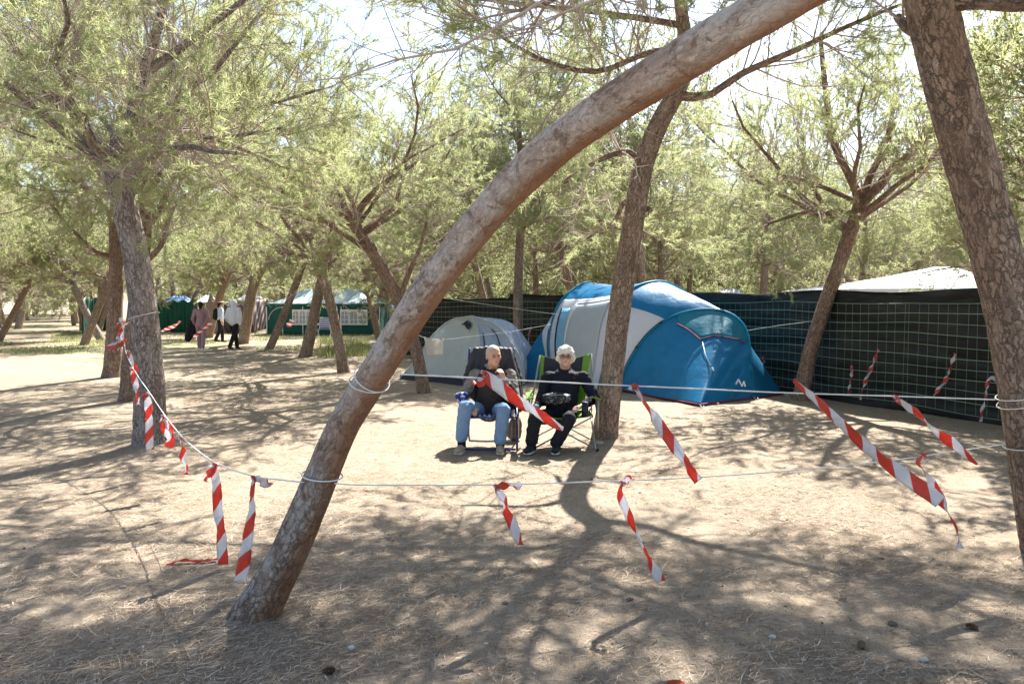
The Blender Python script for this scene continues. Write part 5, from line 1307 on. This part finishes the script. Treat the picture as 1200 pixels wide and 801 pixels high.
def seated_woman():
    root = thing('person', 'person with bobbed white hair and glasses in black sitting in the green chair', 'person', (.58, 9.1, 0))
    hc = P(663, 417.5, 9.28); neck = P(662, 429.5, 9.38); fw = Vector((-.08, -1, .0))
    sl, sr = P(642, 442, 9.38), P(684, 442, 9.38); ch = P(662, 447, 9.4); be = P(659, 470, 9.34); hp = P(656, 486, 9.34)
    el, er = P(634, 466, 9.3), P(697, 467, 9.28); hl, hr_ = P(628, 478, 9.02), P(681, 476, 9.0)
    hjl, hjr = P(645, 487, 9.28), P(667, 487, 9.28); kl, kr = P(627, 490, 8.84), P(667, 491, 8.84); al, ar = P(623, 521, 8.86), P(652, 523, 8.86)
    b = Blob(); f, r, u = head(b, hc, fw, neck, 1.03)
    b.chain([neck, ch, be, hp], [.055, .125, .12, .13]); b.chain([ch, sl, el, hl], [.08, .052, .040, .028]); b.chain([ch, sr, er, hr_], [.08, .052, .040, .028])
    b.chain([hp, hjl, kl, al], [.10, .08, .055, .035]); b.chain([hp, hjr, kr, ar], [.10, .08, .055, .035])
    for a in (al, ar): b.cap(a, .030, Vector((a.x, a.y - .02, .05)), .028)
    hand(b, hl, Vector((.03, -.25, -.22)), (0, .2, -1), 1, .5, .93); hand(b, hr_, Vector((-.25, -.25, -.06)), (0, .2, -1), -1, .6, .93)
    b.solid('body', M['skin2'], root, .0055, 2); face(root, hc, fw, 1.03)
    Mx = Matrix((r, f, u)).transposed(); h = Blob(); h.ball(hc + u * .040 - f * .020, (.098, .104, .094), Mx); h.ball(hc - f * .040 - u * .02, (.102, .074, .092), Mx)
    for k in (-1, 1): h.cap(hc + r * k * .078 + u * .035 + f * .012, .022, hc + r * k * .088 - u * .045 - f * .008, .020)
    h.cap(hc - r * .045 + u * .088 + f * .058, .026, hc + r * .05 + u * .082 + f * .058, .022)
    h.cap(hc - r * .07 + u * .05 + f * .045, .03, hc - r * .088 - u * .02 + f * .01, .026); h.cap(hc + r * .075 + u * .045 + f * .04, .03, hc + r * .09 - u * .03 + f * .005, .026)
    h.solid('hair', M['hair_white'], root, .005, 1, .010, 26)
    g = MB()
    for k in (-1, 1):
        cx = hc + r * k * .034 + f * .105 + u * .004
        g.tube([cx + r * .027 * math.cos(t) * (1.0) + u * .019 * math.sin(t) for t in [i * math.pi / 8 for i in range(16)]], .0030, 6, closed=True); g.tube([cx + r * k * .027, hc + r * k * .082 + u * .006], .0026, 5)
    g.tube([hc + r * .007 + f * .10 + u * .008, hc - r * .007 + f * .10 + u * .008], .003, 5); g.build('glasses', mat('dark_red_frame', (.10, .012, .015), .3), root, True)
    j = Blob(); j.chain([neck + Vector((0, .02, -.02)), ch, be, hp + Vector((0, 0, .02))], [.078, .172, .185, .18]); j.cap(sl.lerp(ch, .35), .085, sr.lerp(ch, .35), .085)
    j.chain([sl.lerp(ch, .2), sl, el, hl.lerp(el, .2)], [.078, .075, .062, .045]); j.chain([sr.lerp(ch, .2), sr, er, hr_.lerp(er, .2)], [.078, .075, .062, .048]); j.solid('jacket', M['black_wool'], root, .008, 3, .009, 12, 5)
    c = Blob(); c.cap(hl.lerp(el, .30), .044, hl.lerp(el, .05), .038); c.solid('cuff', cloth('blue_grey_cuff', (.20, .24, .28), .9), root, .006, 2, .003, 30)
    t = Blob(); t.chain([hp, hjl, kl, al + Vector((0, 0, .045))], [.135, .095, .078, .072]); t.chain([hp, hjr, kr, ar + Vector((0, 0, .045))], [.135, .095, .078, .072]); t.solid('trousers', M['trouser_black'], root, .008, 3, .007, 14, 3)
    for a, tx in ((al, P(616, 532, 8.68)), (ar, P(650, 536, 8.66))):
        k = Blob(); k.cap(a + Vector((0, 0, .05)), .052, a + Vector((0, 0, -.045)), .048); k.solid('sock', M['sock'], root, .006, 2); shoe(root, Vector((a.x, a.y, 0)), tx, M['shoe_dark'])
    # waist bag
    bg_ = thing('waist_bag', 'black waist bag with grey pattern across the lap of the person in black', 'bag', P(651, 478, 9.1))
    k = Blob(); c0 = P(652, 467, 9.10); k.cap(c0 - Vector((.10, 0, 0)), .062, c0 + Vector((.10, 0, 0)), .062); k.ball(c0, (.15, .06, .075))
    mm = mat('patterned_bag', (.02, .02, .02), .6); gg = NG(mm); gg.l(gg.ramp(gg.noise(gg.obj(), 26, 3, .6, 2), [(.55, (.015, .015, .018)), (.60, (.28, .28, .28))]), gg.b.inputs['Base Color'])
    k.solid('pouch', mm, bg_, .006, 2, .003, 30)
    k = MB(); k.tube([c0 + Vector((.16 * math.cos(t), -.02 - .055 * math.sin(t), .045 + .01 * math.sin(t))) for t in [i * math.pi / 10 for i in range(11)]], .004, 5); k.build('zip', M['metal_grey'], bg_, True)
seated_man(); seated_woman()

# ------------------------------------------------------------------ chairs of the two seated people
def stripe_web():
    m = mat('blue_white_webbing', (.5, .5, .5), .8); g = NG(m); s = g.n('ShaderNodeSeparateXYZ'); g.l(g.uv(), s.inputs[0]); f = g.math('FRACT', g.math('MULTIPLY', s.outputs[0], 10))
    g.l(g.ramp(f, [(0, (.02, .04, .20)), (.5, (.02, .04, .20)), (.54, (.62, .63, .66)), (1, (.62, .63, .66))]), g.b.inputs['Base Color']); return m
def lounge_chair():
    root = thing('lounge_chair', 'blue framed folding chair with striped seat and a dark coat over its high back', 'chair', (-.27, 9.25, 0))
    X = P(575, 480, 9.2).x; hw = .27; z = .38
    mb = MB(); mb.grid([[Vector((X - hw + 2 * hw * i / 10, 8.95 + .50 * j / 8, z - .03 * math.sin(math.pi * i / 10) + .02)) for i in range(11)] for j in range(9)]); o = mb.build('seat', stripe_web(), root, True); thicken(o, .012)
    mb = MB(); mb.grid([[Vector((X - hw + 2 * hw * i / 10, 9.47 + .20 * j / 8, z + .68 * j / 8)) for i in range(11)] for j in range(9)]); o = mb.build('backrest', M['t_black'], root, True); thicken(o, .015)
    for s in (-1, 1):
        mb = MB(); mb.tube(interp([Vector((X + s * (hw + .02), 8.93, z)), Vector((X + s * (hw + .02), 9.47, z)), Vector((X + s * (hw + .02), 9.56, z + .3)), Vector((X + s * (hw - .0), 9.68, z + .74))], 24), .013, 8); mb.build('side_frame', M['metal_blue'], root, True)
        mb = MB(); mb.tube([Vector((X + s * (hw + .035), 8.86, .02)), Vector((X + s * (hw + .035), 9.42, z + .2))], .013, 8); mb.build('leg', M['metal_blue'], root, True)
        mb = MB(); mb.tube([Vector((X + s * (hw + .05), 9.58, .02)), Vector((X + s * (hw + .05), 9.0, z + .19))], .012, 8); mb.build('leg', M['metal_grey'], root, True)
        mb = MB(); mb.box((X + s * (hw + .045), 9.2, z + .215), (.05, .44, .025)); mb.build('armrest', M['metal_blue'], root)
    mb = MB(); mb.tube([Vector((X - hw, 8.93, z)), Vector((X + hw, 8.93, z))], .013, 8); mb.build('front_bar', M['metal_blue'], root, True)
    q = interp([Vector((X - hw + .02, 9.1, z)), Vector((X - hw + .03, 8.98, .14)), Vector((X - hw + .09, 8.95, .11)), Vector((X + hw - .09, 8.95, .11)), Vector((X + hw - .03, 8.98, .14)), Vector((X + hw - .02, 9.1, z))], 40)
    mb = MB(); mb.tube(q, .011, 8); mb.build('front_hoop', M['metal_grey'], root, True)
    mb = MB(); mb.tube([Vector((X - hw - .02, 8.86, .03)), Vector((X + hw + .02, 8.86, .03))], .012, 8); mb.build('foot_bar', M['metal_blue'], root, True)
    # dark coat over the back
    coat = thing('coat', 'dark padded coat draped over the high back of the left chair', 'coat', (X, 9.6, .45))
    b = Blob(); tl, tr = P(558, 411, 9.60), P(597, 411, 9.60); ml, mr = P(549, 440, 9.56), P(606, 440, 9.56); bl_, br_ = P(548, 470, 9.54), P(608, 478, 9.50)
    b.chain([tl, ml, bl_], [.05, .06, .055]); b.chain([tr, mr, br_], [.05, .06, .055]); 
    for t_ in [i / 7 for i in range(8)]:
        b.chain([tl.lerp(tr, t_) + Vector((0, .0, .02 * math.sin(t_ * math.pi))), ml.lerp(mr, t_), bl_.lerp(br_, t_)], [.045, .06, .05])
    b.solid('padded_shell', cloth('dark_padded_coat', (.022, .024, .034), .6, 0, .5, 12, .4, .3), coat, .010, 3, .012, 9)
    mb = MB(); mb.tube(interp([tr + Vector((.02, -.06, .02)), P(603, 425, 9.49), P(609, 448, 9.46), P(612, 475, 9.42)], 20), .010, 6); mb.build('light_piping', M['sleeve_grey'], coat, True)
    tw = thing('rolled_towel', 'blue and white rolled towel hanging at the left armrest of the chair', 'towel', P(541, 472, 9.1))
    b = Blob(); c = P(541, 464, 9.12); b.cap(c - Vector((.03, 0, .0)), .045, c + Vector((.03, .02, .01)), .045); b.ball(c + Vector((-.01, -.02, -.05)), .045)
    mm = mat('blue_towel', (.03, .06, .35), .95); gg = NG(mm); gg.l(gg.ramp(gg.noise(gg.obj(), 9, 2, .5, 1), [(.46, (.02, .035, .16)), (.52, (.45, .50, .62))]), gg.b.inputs['Base Color']); b.solid('cloth', mm, tw, .007, 2, .008, 22)
    bag = thing('brown_bag', 'small brown bag on the ground between the two chairs', 'bag', (P(608, 500, 9.5).x, 9.55, 0))
    b = Blob(); c = Vector((P(606, 500, 9.55).x, 9.6, 0)); b.cap(c + Vector((-.04, 0, .10)), .10, c + Vector((-.02, 0, .22)), .075); b.solid('sack', cloth('brown_bag_cloth', (.16, .11, .075), .9, 0, .5, 14), bag, .01, 3, .01, 14)
    mb = MB(); mb.tube([c + Vector((-.06, -.02, .28)), c + Vector((-.03, -.02, .37)), c + Vector((.02, -.02, .28))], .008, 6); mb.build('handle', M['shoe_dark'], bag, True)
lounge_chair()
def camp_chair():
    g1 = cloth('lime_chair_cloth', (.17, .33, .04), .7, .2, .3, 10, .3, .15)
    root = thing('camping_chair', 'lime green and black folding camping chair with thin crossed grey legs', 'chair', (.60, 9.25, 0))
    X = P(659, 480, 9.2).x; hw = .33; z = .40; yf, yb = 8.93, 9.50
    bl_, br_ = P(634, 416, 9.62), P(692, 414, 9.62)
    # backrest with raised corners
    mb = MB(); rows = []
    for j in range(13):
        r_ = []
        for i in range(15):
            u = i / 14; v = j / 12; top = bl_.lerp(br_, u) - Vector((0, 0, .07 * math.sin(math.pi * u))); bot = Vector((X - hw * .85 + 2 * hw * .85 * u, yb - .02, z + .03)); p = bot.lerp(top, v); p.y += .10 * math.sin(math.pi * u) * (1 - .3 * v); r_.append(p)
        rows.append(r_)
    mb.grid(rows); o = mb.build('backrest', g1, root, True); thicken(o, .012)
    mb = MB(); mb.grid([[r[i] + Vector((0, -.008, 0)) for i in range(1, 13)] for r in rows[:13]]); mb.build('back_panel', M['t_black'], root, True)
    mb = MB(); mb.grid([[Vector((X - hw + 2 * hw * i / 12, yf + (yb - yf) * j / 8, z - .07 * math.sin(math.pi * i / 12) * (.5 + .5 * math.sin(math.pi * j / 8)))) for i in range(13)] for j in range(9)]); o = mb.build('seat', g1, root, True); thicken(o, .012)
    for s in (-1, 1):
        mb = MB(); top = br_ if s > 0 else bl_
        mb.tube([Vector((X + s * (hw + .04), yb + .02, z - .05)), top + Vector((s * .01, 0, .0))], .011, 8); mb.build('back_post', M['metal_grey'], root, True)
        mb = MB(); mb.tube([Vector((X + s * (hw + .05), yf - .02, .24)), Vector((X + s * (hw + .06), yf, z + .20))], .010, 8); mb.build('arm_post', M['metal_grey'], root, True)
        # arm fabric: hangs between the post and the back
        mb = MB(); mb.grid([[Vector((X + s * (hw + .01 + .08 * i / 4), yf - .02 + (yb - yf + .02) * j / 8, z + .20 + .012 * math.cos(i) - .035 * math.sin(math.pi * j / 8))) for i in range(5)] for j in range(9)]); o = mb.build('armrest', g1, root, True); thicken(o, .012)
        mb = MB(); mb.grid([[Vector((X + s * (hw + .05), yf + .0 + .30 * i / 5, z + .20 - (.22 - .12 * i / 5) * j / 5)) for i in range(6)] for j in range(6)]); o = mb.build('side_panel', M['sleeve_grey'] if s > 0 else g1, root, True); thicken(o, .006)
        # side crossed legs
        for a, b_ in (((yf - .02, .015), (yb, z)), ((yb + .06, .015), (yf + .01, z))):
            mb = MB(); mb.tube([Vector((X + s * (hw + .03 + (.012 if a[0] > 9.2 else 0)), a[0], a[1])), Vector((X + s * (hw + .02 + (.012 if a[0] > 9.2 else 0)), b_[0], b_[1]))], .009, 8); mb.build('leg', M['metal_grey'], root, True)
    for y, dy in ((yf - .02, 0), (yb + .04, 0)):
        for s in (-1, 1):
            mb = MB(); mb.tube([Vector((X + s * (hw + .05), y + .012 * s, .012)), Vector((X - s * (hw + .0), y + .012 * s + (.03 if y < 9.2 else -.03), z - .01))], .009, 8); mb.build('leg', M['metal_grey'], root, True)
            mb = MB(); mb.tube([Vector((X + s * (hw + .05), y + .012 * s, 0)), Vector((X + s * (hw + .05), y + .012 * s, .03))], .018, 8); mb.build('foot', M['black_plastic'], root, True)
    mb = MB(); c = Vector((P(685.5, 478, 8.9).x, 8.9, .0)); zc = .50; mb.tube([c + Vector((0, 0, zc - .11)), c + Vector((0, 0, zc + .06))], .038, 14); mb.build('cup_holder', M['t_black'], root, True)
camp_chair()

# ------------------------------------------------------------------ walkers in the distance
def walker(label, px, py, ht, fw, top, legs, hairm, topm, legm, shoem, extra=None, hood=False, stride=.22, bulk=1.0):
    g0 = G(px, py); Y = g0.y; root = thing('person', label, 'person', (g0.x, g0.y, g0.z))
    o = g0.copy(); o.z = g0.z; f = Vector((fw[0], fw[1], 0)).normalized(); r = f.cross(Vector((0, 0, 1))); u = Vector((0, 0, 1)); s = ht / 1.72
    def q(a, b_, c): return o + r * a * s + f * b_ * s + u * c * s
    hip, che, nk, hd = q(0, 0, .95), q(0, .02, 1.32), q(0, .02, 1.48), q(0, .04, 1.60)
    L = {}
    for k, st in ((-1, stride), (1, -stride)):
        L[k] = (q(k * .09, 0, .90), q(k * .10, st * .75 + .04, .50), q(k * .10, st * 1.15 - (.08 if st < 0 else 0), .10 if st > 0 else .13))
    A = {k: (q(k * .19, .02, 1.40), q(k * .25, -.04 + k * .04, 1.12), q(k * .22, .08 - k * .06, .90)) for k in (-1, 1)}
    b = Blob(); head(b, hd, f, nk, 1.0 * s)
    b.chain([nk, che, hip], [.055 * s, .12 * s, .12 * s])
    for k in (-1, 1):
        b.chain([che, A[k][0], A[k][1], A[k][2]], [.07 * s, .05 * s, .04 * s, .028 * s]); b.chain([hip, *L[k]], [.1 * s, .08 * s, .055 * s, .038 * s]); b.cap(L[k][2], .035, L[k][2] + f * .12 + Vector((0, 0, -.05)), .03)
        hand(b, A[k][2], Vector((0, 0, -1)) + f * .2, -r * k, k, .5, .95 * s)
    b.solid('body', M['skin'], root, .010, 2); face(root, hd, f, s)
    j = Blob(); j.chain([nk - u * .04, che, hip + u * .06], [.07 * s, .155 * s * bulk, .15 * s * bulk])
    for k in (-1, 1): j.chain([A[k][0].lerp(che, .2), A[k][0], A[k][1], A[k][2].lerp(A[k][1], .1)], [.08 * s, .07 * s * bulk, .062 * s * bulk, .045 * s * bulk])
    if hood: j.ball(hd - f * .015 + u * .015, (.115 * s, .115 * s, .135 * s)); j.cap(nk, .09 * s, hd - f * .05, .10 * s)
    j.solid(top, topm, root, .012, 2, .008, 10)
    t = Blob()
    for k in (-1, 1): t.chain([hip, L[k][0], L[k][1], L[k][2] + u * .02], [.13 * s, .10 * s, .075 * s, .07 * s])
    t.solid(legs, legm, root, .012, 2, .006, 10)
    for k in (-1, 1):
        sh = Blob(); a = L[k][2]; sh.cap(a + Vector((0, 0, -.03)) - f * .03, .045, a + f * .14 + Vector((0, 0, -.055)), .038); sh.solid('shoe', shoem, root, .010, 2)
    if not hood:
        h = Blob(); h.ball(hd + u * .03 * s - f * .025 * s, (.092 * s, .10 * s, .10 * s)); h.cap(hd - f * .06 * s, .07 * s, hd - f * .07 * s - u * .09 * s, .05 * s); h.solid('hair', hairm, root, .010, 2, .004, 20)
    if extra: extra(root, q, s)
    return root
M['purple'] = cloth('dusty_purple_cloth', (.33, .20, .225), .85, 0, .5, 10, .2, .2); M['white_c'] = cloth('white_cloth', (.72, .72, .76), .85, 0, .5, 10, .2, .06)
M['lightblue_c'] = cloth('pale_blue_cloth', (.55, .62, .74), .85, 0, .5, 10, .2, .1)
def ex1(root, q, s):
    b = Blob(); b.cap(q(0, .02, 1.0), .155 * s, q(0, .02, 1.14), .150 * s); b.solid('waist_cloth', M['white_c'], root, .012, 2, .008, 12)
walker('person in dusty purple with a white cloth round the waist walking away', 236, 411, 1.66, (-.2, 1), 'jumper', 'trousers', M['hair_dark'], M['purple'], M['purple'], M['white_c'], ex1)
def hold_jacket():
    g = G(225, 411); root = thing('held_jacket', 'black jacket hanging from the arm of the person in purple', 'jacket', (g.x - .12, g.y, .6)); b = Blob(); c = Vector((g.x - .02, g.y + .1, 0))
    b.chain([c + Vector((.02, 0, 1.1)), c + Vector((-.05, 0, .8)), c + Vector((-.14, 0, .42))], [.09, .13, .12]); b.cap(c + Vector((.05, 0, .8)), .1, c + Vector((.05, 0, .5)), .09); b.solid('cloth', M['trouser_black'], root, .014, 2, .015, 9)
hold_jacket()
def ex2(root, q, s):
    b = Blob(); b.cap(q(-.0, -.16, 1.05), .12 * s, q(0, -.15, 1.32), .11 * s); b.solid('backpack', M['trouser_black'], root, .012, 2)
    mb = MB(); mb.ball(q(0, .06, 1.68), (.15, .15, .02), 14, 6); mb.build('cap_brim', M['tarp_sand'], root, True)
walker('person in pale blue top and black trousers carrying a black backpack', 258, 401, 1.66, (.8, .5), 'jumper', 'trousers', M['hair_dark'], M['lightblue_c'], M['trouser_black'], M['shoe_dark'], ex2, stride=.1)
walker('person in a puffy white hooded jacket and black flared trousers', 274.5, 409.5, 1.70, (.3, 1), 'hooded_jacket', 'trousers', M['hair_dark'], M['white_c'], M['trouser_black'], M['shoe_dark'], None, True, .26, 1.3)

# ------------------------------------------------------------------ ground litter, stones, grass
rg = np.random.default_rng(42)
def litter_mat():
    m = mat('dry_needles', (.3, .2, .12), .8, .2); g = NG(m); s = g.n('ShaderNodeSeparateXYZ'); g.l(g.attr('tint'), s.inputs[0])
    g.l(g.ramp(s.outputs[0], [(0, (.12, .08, .052)), (.5, (.36, .26, .175)), (1, (.66, .56, .43))]), g.b.inputs['Base Color']); return m
def nz2(x, y, f, o=0): return np.array([mnoise.noise(Vector((a * f + o, b * f, 3.3))) for a, b in zip(x, y)])
def scatter_needles(N, ymin, ymax, lmin, lmax, w, name, label, powr=1.0):
    u = rg.random(N); y = ymin * (ymax / ymin) ** (u ** powr); x = y * rg.uniform(-.72, .72, N)
    keep = (nz2(x, y, .9) * .6 + nz2(x, y, 3.1, 8) * .5 + rg.normal(0, .16, N)) > -.06; x, y = x[keep], y[keep]; N = len(x)
    z = np.array([gz(a, b) for a, b in zip(x, y)]) + rg.uniform(.001, .010, N)
    a = rg.uniform(0, math.pi, N); L = rg.uniform(lmin, lmax, N); d = np.stack([np.cos(a), np.sin(a), rg.normal(0, .12, N)], -1) * L[:, None] / 2; s = np.stack([-np.sin(a), np.cos(a), np.zeros(N)], -1) * w
    c = np.stack([x, y, z], -1); bend = np.stack([-np.sin(a), np.cos(a), np.zeros(N)], -1) * (rg.normal(0, .12, N) * L)[:, None]
    c = c.copy(); V = np.stack([c - d, c + bend - s, c + bend + s + np.array([0, 0, .001]), c + d], 1).reshape(-1, 3)
    i = np.arange(N) * 4; F = np.concatenate([np.stack([i, i + 1, i + 2], -1), np.stack([i + 1, i + 3, i + 2], -1)])
    t = np.repeat(rg.random(N), 4); T = np.stack([t, t, t], -1)
    o = link(name, mesh_np(name, V, [F], [LM], smooth=False, attrs={'tint': T})); tag(o, label, None, None, 'stuff')
LM = litter_mat()
scatter_needles(190000, 2.6, 19, .05, .12, .0015, 'needle_litter', 'dry fallen pine needles strewn over the sandy ground', .8)
scatter_needles(5000, 2.6, 14, .10, .28, .0028, 'twig_litter', 'small dry twigs scattered over the ground')
def rocks(N, name, label, smin, smax, ymin=2.7, ymax=14):
    V = []; F = []; T = []
    bm = bmesh.new(); bmesh.ops.create_icosphere(bm, subdivisions=1, radius=1); bv = np.array([v.co[:] for v in bm.verts]); bf = np.array([[v.index for v in f.verts] for f in bm.faces]); bm.free()
    for k in range(N):
        y = ymin * (ymax / ymin) ** rg.random(); x = y * rg.uniform(-.7, .7); s = rg.uniform(smin, smax) * (1 + 1.5 * (rg.random() > .95)); v = bv * (1 + rg.uniform(-.28, .28, (len(bv), 1))) * np.array([1, rg.uniform(.6, 1), rg.uniform(.4, .7)]) * s
        a = rg.uniform(0, 6.28); c_, s_ = math.cos(a), math.sin(a); v = v @ np.array([[c_, s_, 0], [-s_, c_, 0], [0, 0, 1]]) + np.array([x, y, gz(x, y) + s * .2]); F.append(bf + len(V) * len(bv)); V.append(v); T.append(np.full((len(bv), 3), rg.random()))
    o = link(name, mesh_np(name, np.concatenate(V), [np.concatenate(F)], [RM], smooth=False, attrs={'tint': np.concatenate(T)})); tag(o, label, None, None, 'stuff')
RM = mat('soil_crumbs', (.3, .25, .2), .9); g_ = NG(RM); s__ = g_.n('ShaderNodeSeparateXYZ'); g_.l(g_.attr('tint'), s__.inputs[0]); g_.l(g_.ramp(s__.outputs[0], [(0, (.10, .075, .055)), (.6, (.38, .30, .23)), (.9, (.50, .43, .35)), (1, (.72, .69, .64))]), g_.b.inputs['Base Color'])
rocks(9000, 'soil_crumbs', 'loose crumbs of soil and grit on the ground', .002, .006)
def stone(px, py, s, label, col):
    p = G(px, py); root = None; bm = bmesh.new(); bmesh.ops.create_icosphere(bm, subdivisions=3, radius=1)
    for v in bm.verts:
        n = mnoise.noise(v.co * 1.3 + Vector((px, py, 0))); v.co *= 1 + .35 * n; v.co = Vector((v.co.x * s, v.co.y * s * .7, v.co.z * s * .5)) + p + Vector((0, 0, s * .25))
    me = bpy.data.meshes.new('stone'); bm.to_mesh(me); bm.free(); me.materials.append(cloth('stone_%d' % px, col, .9, 0, .8, 30, .1, .3)); o = link('stone', me, None, p); tag(o, label, 'stone', 'loose stones on the ground')
stone(1083, 772, .022, 'pale angular stone near the bottom right corner', (.55, .50, .42)); stone(1046, 732, .028, 'dark flat stone at the lower right', (.16, .13, .10))
stone(813, 708, .014, 'small grey stone below the middle of the view on the right', (.4, .37, .33)); stone(738, 704, .02, 'dark clod in the middle trunk shadow', (.15, .12, .10))
stone(905, 745, .02, 'small pale stone in the sunlit strip at the lower right', (.6, .56, .5)); stone(702, 521, .05, 'pale stone at the foot of the middle trunk', (.5, .42, .34)); stone(412, 760, .02, 'small white stone right of the leaning trunk foot', (.65, .62, .58))
stone(144, 690, .02, 'small grey stone on the lower left ground', (.45, .42, .38)); stone(592, 708, .018, 'brown clod at the bottom centre', (.2, .15, .11))
# grass
def grass():
    m = mat('dry_green_grass', (.2, .25, .08), .7, .2); g = NG(m); s = g.n('ShaderNodeSeparateXYZ'); g.l(g.attr('tint'), s.inputs[0])
    c = g.ramp(s.outputs[0], [(0, (.12, .19, .045)), (.6, (.30, .34, .11)), (1, (.55, .50, .27))]); g.l(c, g.b.inputs['Base Color']); translucent(m, c, .4)
    reg = [(372, 432, 399, 419, 2600, .10, .32), (285, 470, 389, 399, 4200, .05, .16), (0, 130, 398, 415, 5200, .03, .10), (60, 132, 388, 402, 1800, .06, .2), (140, 290, 392, 402, 3000, .03, .10), (300, 372, 398, 412, 900, .03, .10), (430, 500, 398, 420, 700, .03, .1)]
    V = []; T = []
    for x0, x1, y0, y1, n, h0, h1 in reg:
        k = 0
        for _ in range(n):
            p = G(rg.uniform(x0, x1), rg.uniform(y0, y1))
            if mnoise.noise(Vector((p.x * .7, p.y * .35, 0))) < rg.normal(-.1, .15): continue
            h = rg.uniform(h0, h1); a = rg.uniform(0, 6.28); w = .010; b = np.array([math.cos(a) * w, math.sin(a) * w, 0]); lean = rg.normal(0, .3, 2) * h; q = np.array([p.x, p.y, p.z])
            V += [q - b, q + b, q + np.array([lean[0], lean[1], h])]; t = rg.random(); T += [[t, t, t]] * 3
    n = len(V) // 3; o = link('grass', mesh_np('grass', np.array(V), [np.arange(n * 3).reshape(-1, 3)], [m], smooth=False, attrs={'tint': np.array(T)})); tag(o, 'patches of dry yellow green grass along the far lane', None, None, 'stuff')
grass()

bpy.data.scenes.remove(TMP)

def pine_cone(px, py, rz):
    p = G(px, py); root = None; mb = MB(); d = Vector((math.cos(rz), math.sin(rz), .1)).normalized(); a = d.orthogonal().normalized(); b = d.cross(a); c0 = p + Vector((0, 0, .012))
    for i in range(60):
        t = i / 59; r_ = .015 * math.sin(math.pi * (.12 + .8 * t)) ** .8; th = i * 2.4; o_ = a * math.cos(th) + b * math.sin(th); q = c0 + d * (.055 * (t - .5)) + o_ * r_ * .6
        w = d.cross(o_); mb.add([q - w * .007, q + w * .007, q + w * .008 + o_ * r_ * .7 + d * .006, q - w * .008 + o_ * r_ * .7 + d * .006, q + d * .004], [(0, 1, 2, 3), (0, 3, 4), (1, 4, 2), (2, 4, 3), (0, 4, 1)])
    return mb.build('pine_cone', CONE, None, False, loc=p)
CONE = cloth('brown_cone', (.17, .115, .075), .9, 0, .2, 60)
for i, (a, b, w) in enumerate(((385, 789, 'brown pine cone at the bottom edge right of the leaning trunk foot'), (1010, 758, 'brown pine cone on the ground at the lower right'), (1140, 735, 'brown pine cone near the bottom right corner'))):
    tag(pine_cone(a, b, i * 1.3), w, 'pine cone', 'fallen pine cones')
